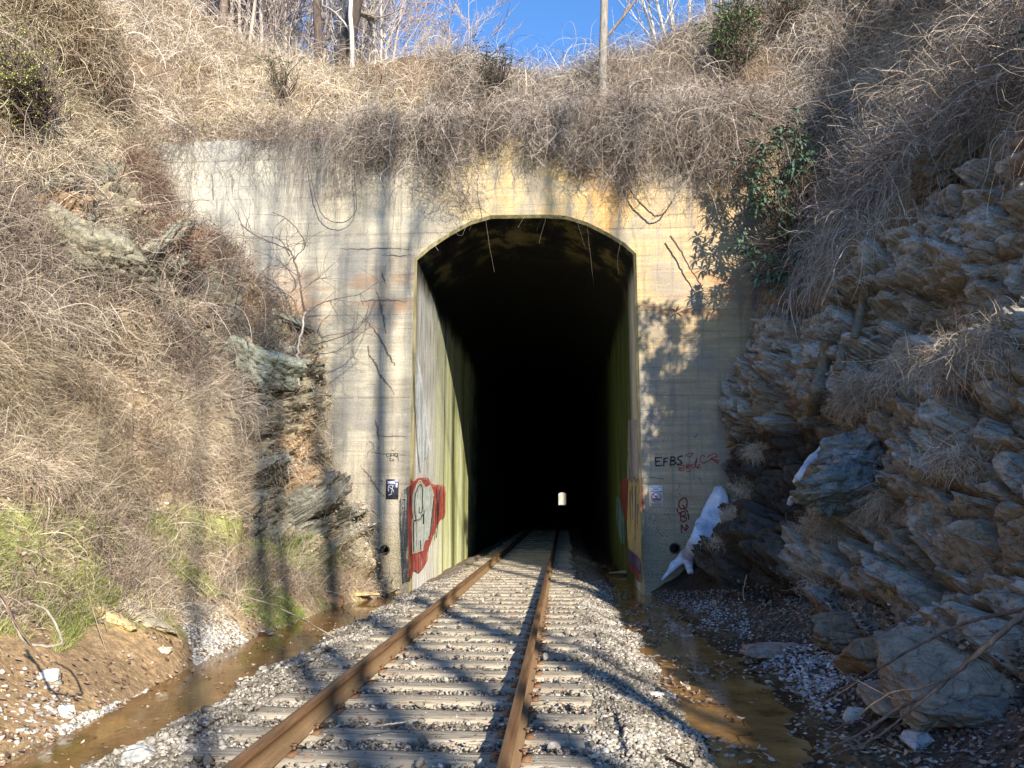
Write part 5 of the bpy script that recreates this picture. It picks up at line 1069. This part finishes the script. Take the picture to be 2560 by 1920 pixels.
# left rock outcrop slabs
rock(225, 590, (1.0, .8, .42), 31, 'large pale green grey slab jutting from the upper left bank', (.27, .25, .18), which=(0,), sink=.78, tilt=.50, rot=-.35, group='slabs in the left bank', boxy=True)
rock(640, 880, (.8, .6, .34), 33, 'greenish flat slab on the left bank next to the sapling', (.30, .31, .24), which=(0,), sink=.8, tilt=.42, rot=-.3, group='slabs in the left bank', boxy=True)
rock(700, 790, (.7, .5, .10), 34, 'dark green slab above the flat one next to the sapling', (.22, .23, .18), which=(0,), sink=.5, tilt=.42, rot=-.3, group='slabs in the left bank', boxy=True)
# ------------------------------------------------------------------ ice
M_ICE = NT('ice', .28, .5); pn = M_ICE.noise(M_ICE.scale(M_ICE.pos(), (1, 1, .6)), 5, 5, .6); M_ICE.b.inputs['Subsurface Weight'].default_value = .25; M_ICE.b.inputs['Subsurface Radius'].default_value = (.05, .06, .08)
M_ICE = M_ICE.done(M_ICE.ramp(pn, [(.35, (.36, .43, .56)), (.62, (.74, .79, .88))]), M_ICE.bump(pn, .5, .03))
def ice(pts, wid, label, seed, th=.075, off=.12):
    C = []; r2 = np.random.RandomState(seed)
    Yh = np.array([min(hit(a+dx, b, (1, 2))[0][1] for dx in (-12, 0, 12)) for a, b in pts]); Yp_ = np.concatenate([Yh[:1], Yh, Yh[-1:]]); Yh = np.minimum((Yp_[:-2]+Yp_[1:-1]*2+Yp_[2:])/4, 15.8)-.10; C = np.array([at_y(a, b, yy) for yy, (a, b) in zip(Yh, pts)]); ds = np.linalg.norm(C-CAM, axis=1); C = smooth_path(C, 6); W_ = np.interp(np.linspace(0, 1, len(C)), np.linspace(0, 1, len(wid)), np.array(wid)*ds/F_PX/2)
    n = 18; T = nrm(np.gradient(C, axis=0)); view = nrm(C-CAM); A = nrm(np.cross(T, view)); B = np.cross(A, T); a = np.arange(n)*2*math.pi/n
    V = C[:, None]+(W_[:, None]*np.cos(a)[None])[..., None]*A[:, None]+(np.minimum(W_*.7, th)[:, None]*np.sin(a)[None])[..., None]*B[:, None]
    V = V.reshape(-1, 3); V += (fbm(V*np.array([1, 1, .6]), 7, 4, seed)-.5)[:, None]*.07*nrm(V-np.repeat(C, n, 0)); m = len(C); i = np.arange(m-1)[:, None]*n; j = np.arange(n)[None]
    f = np.stack([i+j, i+(j+1) % n, i+n+(j+1) % n, i+n+j], -1).reshape(-1, 4)
    return tag(mesh('ice_flow', V, [f, np.array([list(range(n))[::-1], list(range((m-1)*n, m*n))])], M_ICE, origin=C[-1], smooth=True), label, 'ice', 'frozen seepage on the right rocks')
ice([(1795, 1216), (1798, 1240), (1790, 1280), (1775, 1320), (1745, 1362), (1712, 1392), (1680, 1420), (1655, 1450)], [20, 44, 60, 74, 50, 26, 14, 5], 'large white blue ice streak beside the right pier', 1)
ice([(1722, 1385), (1722, 1405), (1726, 1432)], [20, 26, 14], 'short ice tongue hanging under the large ice streak', 2, .06)
ice([(2058, 1102), (2050, 1130), (2030, 1160), (2010, 1185), (1990, 1208)], [6, 20, 34, 26, 22], 'upper ice streak in the gully left of the blue grey boulder', 3, .08)
ice([(1988, 1236), (1980, 1248), (1974, 1262)], [8, 16, 8], 'smallest patch of ice below the upper ice streak', 4, .05)
# old timbers in the gully
def plankm(pts, w, d, label, seed):
    C = smooth_path([hit(a, b, (1,))[0]+np.array([-.12, -.12, 0]) for a, b in pts], 8); V = []
    for i, p in enumerate(C):
        k = 1+.15*math.sin(i*1.3+seed); V += [p+np.array(q)*k for q in [(-w, -d, 0), (-w*.2, -d*1.3, 0), (w, -d*.8, 0), (w, d, 0), (-w, d, 0)]]
    n, m = 5, len(C); i = np.arange(m-1)[:, None]*n; j = np.arange(n)[None]; f = np.stack([i+j, i+(j+1) % n, i+n+(j+1) % n, i+n+j], -1).reshape(-1, 4)
    o = mesh('rotten_timber', np.array(V), [f, np.array([list(range(n)), list(range((m-1)*n, m*n))])], M_BARK, attrs={'Col': woodcol(len(V), (.20, .16, .11))}, origin=C[-1]); tag(o, label, 'timber', 'old timbers stuck in the right gully')
plankm([(2085, 860), (2070, 920), (2055, 980), (2045, 1040)], .10, .05, 'left of two grey brown rotten timbers standing in the right gully', 1)
plankm([(2130, 830), (2120, 880), (2110, 930)], .07, .04, 'right of two grey brown rotten timbers standing in the right gully', 2)
plankm([(2178, 720), (2165, 780), (2150, 850)], .06, .04, 'upper splintered timber hanging below the brush on the right', 3)
# ------------------------------------------------------------------ fallen branches
def fallen(lines, rad, col, label, name='fallen_branch', seed=0):
    root = None; ps = []
    for l, (ra, rb) in zip(lines, rad):
        P = smooth_path(np.array(l), 6); P = P+np.random.RandomState(seed).randn(*P.shape)*ra*.18; ps.append(tube(P, np.linspace(ra, rb, len(P)), 6))
    V, Fc = join(ps); o = mesh(name, V, Fc, M_BARK, attrs={'Col': woodcol(len(V), col)}, origin=np.array(lines[0][0]), smooth=True); return tag(o, label, 'branch', 'fallen branches and sticks')
def L3(pts, y0, y1): return [at_y(a, b, y0+(y1-y0)*i/(len(pts)-1)) for i, (a, b) in enumerate(pts)]
WC = (.20, .155, .12)
fallen([L3([(2600, 1500), (2500, 1585), (2420, 1655), (2330, 1730), (2250, 1770), (2140, 1840), (2030, 1885)], 4.9, 5.3), L3([(2340, 1722), (2260, 1790), (2180, 1850), (2060, 1895)], 5.0, 5.2), L3([(2385, 1690), (2300, 1720), (2220, 1735), (2130, 1800), (2060, 1840)], 5.0, 5.4), L3([(2285, 1750), (2230, 1745), (2150, 1705), (2120, 1700)], 5.1, 5.5)],
       [(.020, .006), (.009, .004), (.008, .003), (.006, .002)], WC, 'forked fallen branch reaching down from the right edge to the ditch', seed=1)
fallen([L3([(2600, 1520), (2520, 1532), (2440, 1550), (2340, 1590), (2240, 1645), (2150, 1700), (2060, 1745)], 5.2, 6.2), L3([(2150, 1700), (2060, 1760), (1990, 1810)], 5.9, 6.1)], [(.014, .005), (.006, .002)], (.16, .12, .10), 'upper thin branch arching across the grey slab on the right', seed=2)
fallen([L3([(-40, 1430), (20, 1520), (60, 1600), (110, 1615), (150, 1610), (152, 1590), (120, 1530), (95, 1515), (70, 1508)], 5.2, 5.6)], [(.012, .008)], (.42, .36, .28), 'pale bent stick lying in a hook on the left bank', seed=3)
fallen([L3([(-60, 1420), (0, 1480), (40, 1560), (90, 1630), (118, 1672)], 5.0, 5.3)], [(.010, .005)], (.24, .16, .12), 'reddish stick pointing down across the pale hooked one', seed=4)
h1 = hit(560, 1500, (0,))[0]; h2 = at_z(835, 1592, -.3)
fallen([[h1+np.array([0, -.1, .15]), (h1+h2)/2+np.array([0, 0, .14]), h2]], [(.012, .008)], (.34, .27, .19), 'long straight dead stem leaning from the left bank into the water', seed=5)
fallen([[hit(410, 1400, (0,))[0]+np.array([0, -.1, .1]), hit(500, 1480, (0,))[0]+np.array([0, -.1, .1]), hit(600, 1560, (0,))[0]+np.array([0, -.1, .08])]], [(.008, .006)], (.42, .34, .25), 'pale straight stem lying over the bright green grass strip', seed=6)
fallen([L3([(920, 1818), (965, 1812), (1020, 1803)], 5.35, 5.45)], [(.008, .005)], (.50, .42, .33), 'pale stick lying between the rails near the bottom of the photo', seed=7)
for i, q in enumerate([L3([(1600, 1770), (1640, 1830), (1700, 1880), (1760, 1910)], 5.9, 5.2)]): fallen([[np.array([a[0], a[1], max(-.34, min(a[2], -.25))]) for a in q]], [(.012, .010)], (.05, .04, .035), 'thin black curved line at the edge of the gravel by the right ditch', seed=8)  # thin near-black curved tube along the gravel edge
for i, (l, lab) in enumerate([([(1360+500, 1500), (1858, 1480), (1866, 1437)], 'pale upright twig in front of the wet rock on the right'), ([(1995, 1470), (2005, 1400), (2020, 1345), (2045, 1343)], 'thin pale bent twig hanging on the right ledge')]):
    p0 = hit(*l[0], (1, 2))[0]; fallen([[at_y(a, b, p0[1]-.1) for a, b in l]], [(.010, .006)], (.45, .38, .27), lab, seed=20+i)
# tall thin stalks on the left bank
rs5 = np.random.RandomState(77)
# standing weeds: separate stems
for i, (x0, y0, x1, y1) in enumerate([(222, 1255, 262, 870), (108, 1340, 95, 1080), (60, 1290, 75, 1060), (330, 1190, 338, 930), (475, 1170, 520, 1040), (215, 1330, 300, 1450), (270, 1640, 220, 1480), (95, 1450, 105, 1355), (325, 880, 330, 700), (120, 850, 92, 690), (520, 1215, 560, 1110), (400, 1235, 470, 1180)]):
    p0 = hit(x0, y0, (0,))[0]; p1 = at_y(x1, y1, p0[1]-.15)
    fallen([[p0, (p0+p1)/2+rs5.randn(3)*.04, p1]], [(.006, .003)], [(.36, .29, .20), (.22, .15, .12)][i % 2], ['pale', 'dark'][i % 2]+' stalk on the left bank, '+['tallest of all', 'at the far left by the edge', 'second from the left edge', 'in the middle', 'near the portal side', 'above the orange soil', 'over the orange soil slab', 'short and low at the left', 'among the grey brambles', 'high at the left edge', 'leaning right by the grass hump', 'leaning over the grass hump'][i], 'dead_stalk', 50+i)
# ------------------------------------------------------------------ trees
def tree(name, base, H, r0, lean, label, cat, seed, col, ccol=None, levels=3, nb=9, spread=.7, b0=.25, parent_=None, twig=1.0, group=None, minr=.006, wob=.03):
    r2 = np.random.RandomState(seed); base = np.array(base, float); root = empty(name, base); tag(root, label, cat, group)
    n = 18; P = [base-np.array([0, 0, .4])]; d = nrm(np.array([lean[0], lean[1], 1.0]))
    for k in range(n): d = nrm(d+r2.randn(3)*wob+np.array([0, 0, .02])); P.append(P[-1]+d*H/n)
    P = np.array(P); rad = r0*(1-np.linspace(0, 1, n+1)**1.3*.85); V, Fc = tube(P, rad, 9); mesh('trunk', V, Fc, M_BARK, root, attrs={'Col': woodcol(len(V), col)}, smooth=True)
    ps = []; work = []
    def grow(p, d, L, r, lev):
        m = max(4, int(7-lev)); q = [p]; dd = d
        for s in range(m): dd = nrm(dd+r2.randn(3)*.16+np.array([0, 0, .07])); q.append(q[-1]+dd*L/m)
        q = np.array(q); ps.append(tube(q, np.linspace(r, max(r*.35, minr*.6), m+1), (6, 4, 3, 3)[lev], False))
        if lev < levels:
            for c in range(int(r2.randint(4, 7)*twig)):
                i = r2.randint(1, m); ax = nrm(np.cross(dd, r2.randn(3))); nd = nrm(nrm(q[i]-q[i-1])+ax*spread*r2.uniform(.5, 1.2)); grow(q[i], nd, L*r2.uniform(.35, .6), max(r*.5, minr), lev+1)
    for k in range(nb):
        f = b0+(1-b0)*(k+.5)/nb; i = min(int(f*n), n-1); a = r2.rand()*6.28; d = nrm(np.array([math.cos(a)*spread*1.2, math.sin(a)*spread*1.2, .75])); grow(P[i], d, H*(.42-.25*f)*r2.uniform(.7, 1.2), max(rad[i]*.45, minr*1.4), 1)
    V, Fc = join(ps); mesh('crown', V, Fc, M_BARK, root, attrs={'Col': woodcol(len(V), ccol or col)}); return root
def copytree(root, loc, rz, label, sc=1.0):
    c = root.copy(); COL.objects.link(c); c.location = tuple(loc); c.rotation_euler = (0, 0, rz); c.scale = (sc,)*3; c['label'] = label
    for ch in root.children: d = ch.copy(); COL.objects.link(d); d.parent = c
    return c
def hz1(x, y): return float(hillz(np.array([x]), np.array([y]))[0])
def onhill(px, Y): x = at_y(px, 200, Y)[0]; return (x, Y, hz1(x, Y))
PALE, MIDC, DARK = (.56, .50, .44), (.36, .29, .24), (.09, .07, .06)
tree('bare_tree', onhill(1505, 18.0), 13, .115, (-.02, 0), 'straight pale grey trunk rising above the tunnel right of the blue gap', 'tree', 1, (.30, .26, .215), (.26, .21, .18), 2, 8, .6, .12)
tree('bare_tree', onhill(852, 20.0), 12, .22, (.14, 0), 'dark thick leaning tree at the top left of centre', 'tree', 2, DARK, (.3, .25, .2), 2, 8, .7, .15)
tree('bare_tree', onhill(872, 19.4), 9, .07, (-.02, 0), 'pale crooked trunk in front of the dark leaning tree', 'tree', 3, PALE, PALE, 2, 7, .7, .12, wob=.10)
tree('bare_tree', onhill(800, 20.6), 12, .14, (-.08, 0), 'dark trunk left of the thick leaning tree', 'tree', 4, (.12, .09, .075), MIDC, 2, 7, .7, .2)
tree('bare_tree', onhill(548, 20.5), 11, .13, (.0, 0), 'brown upright trunk above the upper left slope', 'tree', 5, (.20, .15, .12), MIDC, 2, 7, .7, .2)
tree('bare_tree', onhill(462, 20.5), 11, .12, (-.12, 0), 'grey trunk leaning left above the upper left slope', 'tree', 6, (.28, .22, .18), PALE, 2, 7, .7, .2)
tree('bare_tree', onhill(2330, 20.0), 10, .13, (.0, 0), 'pale upright trunk at the upper right', 'tree', 7, (.46, .38, .30), MIDC, 2, 7, .7, .2)
tree('bare_tree', onhill(2420, 20.6), 10, .14, (.03, 0), 'reddish brown trunk at the upper right', 'tree', 8, (.24, .15, .11), MIDC, 2, 7, .7, .2)
tree('bare_tree', onhill(2090, 20.6), 10, .08, (.0, 0), 'thin brown trunk at the top of the right hill', 'tree', 9, (.22, .15, .12), MIDC, 2, 6, .7, .2)
tree('bare_tree', onhill(2180, 21), 10, .07, (.04, 0), 'slim trunk between the thin brown and the pale upright one', 'tree', 10, (.3, .22, .17), MIDC, 2, 6, .7, .2)
# multi-stemmed pale trees fanning out right of the blue gap
for i, (px, Y, ln) in enumerate([(1700, 24, -.22), (1712, 24.3, -.10), (1722, 24, .02), (1735, 24.4, .12), (1690, 24.5, -.34), (1665, 25, -.12)]):
    tree('pale_stem', onhill(px, Y), 9, .065, (ln, 0), ['white barked stem fanning left', 'white barked stem leaning slightly left', 'white barked stem standing upright', 'white barked stem leaning right', 'white barked stem leaning furthest left', 'lone white stem left of the fan'][i]+' right of the blue gap in the sky', 'tree', 20+i, (.62, .57, .52), (.60, .54, .48), 2, 8, .5, .12, minr=.009)
b_ = [tree('slender_tree', (0, 0, 0), 9, .06, (0, 0), 'x', 'tree', 40+s, [PALE, (.46, .39, .34), (.38, .30, .27)][s], [(.58, .51, .46), (.50, .42, .37), (.42, .34, .32)][s], 3, 13, .55, .06, group='slim bare trees behind the crest', minr=.011, twig=1.15) for s in range(3)]
WHR = 'pale slender bare tree behind the crest of the hill among many like it'
rs6 = np.random.RandomState(31); first = [True]*3
spots = [(px, Y) for px, Y in zip(list(rs6.uniform(330, 1080, 78))+list(rs6.uniform(1080, 1190, 5))+list(rs6.uniform(1760, 2560, 34)), rs6.uniform(21.5, 31, 117))]
spots += [(40, 23), (150, 23), (250, 24), (1110, 30), (1140, 30), (1170, 31)]
for i, (px, Y) in enumerate(spots):
    s = i % 3; loc = onhill(px, Y); sc = rs6.uniform(.55, .85) if px < 1300 and px > 950 else rs6.uniform(.8, 1.1)
    lab = 'slim bare tree standing behind the %s of the hill crest, one of many alike' % ('left half' if px < 1300 else 'right part')
    if first[s]: b_[s].location = loc; b_[s]['label'] = lab; b_[s].scale = (sc,)*3; first[s] = False
    else: copytree(b_[s], loc, rs6.rand()*6.28, lab, sc)
# bank top trees near the camera, out of frame, whose shadows fall on the portal and the track
def zb(x, y):
    r_ = BV[1].ray_cast(Vector((x, y, 60)), Vector((0, 0, -1)), 200); return r_[0][2] if r_[0] is not None else 6.0
for i, (xb, yb, t_, H, r_) in enumerate([(-3.7, 16, 15.0, 24, .19), (-3.25, 16, 16.5, 24, .11), (-.05, 16, 14.0, 24, .16), (.98, 16, 15.5, 22, .15), (-1.09, 7.7, 11.5, 20, .15), (-1.09, 5.9, 11.0, 20, .13), (-1.09, 4.6, 12.5, 20, .16), (-4.3, 8.9, 13.0, 13, .11), (-5.6, 16, 26, 30, .16), (-6.6, 16, 28, 31, .14)]):
    x, y = xb+t_, yb-2*t_; tree('bare_tree', (x, y, zb(x, y)), H, r_*1.1, (.01, 0), 'tall bare tree on the right bank behind the camera, number %s counted away from it' % ['one', 'two', 'three', 'four', 'five', 'six', 'seven', 'eight', 'nine', 'ten'][i], 'tree', 60+i, MIDC, MIDC, 2, 4 if i < 8 else 8, .55, .5 if i < 8 else .4, group='trees behind the camera', wob=.012)
r7 = np.random.RandomState(15); cs = [np.array([6.4+r7.uniform(-.9, .9), 8.0+r7.uniform(-.8, .8), r7.uniform(6.2, 9.3)]) for _ in range(70)]
shrub('evergreen_shrub', cs, 'tall evergreen shrub on the right bank, outside the frame, dappling the right pier', 'shrub', (.06, .12, .07), (.16, .12, .10), (6.5, 8.0, 5.9), 16, L=.22, w=.06, extra=2, jitter=.15, group='evergreen shrubs on the slopes')
# ------------------------------------------------------------------ beyond the far end of the tunnel
xs = np.linspace(-60, 60, 60); ss_ = np.linspace(0, 1, 20); far = np.array([[x, 540+12*np.sin(x*.1)+s*14, -1+s*26+2*math.sin(x*.7)] for x in xs for s in ss_]); cf = np.where((far[:, 0] < .2)[:, None], np.array([.30, .28, .23]), np.array([.06, .055, .045]))*(.6+.8*fbm(far, .6, 3, 3))[:, None]  # sunlit grass left and shaded rock right are put into the colour
tag(mesh('hillside_far', far, grid_faces(60, 20), M_TER, attrs={'Col': cf}), kind='structure')
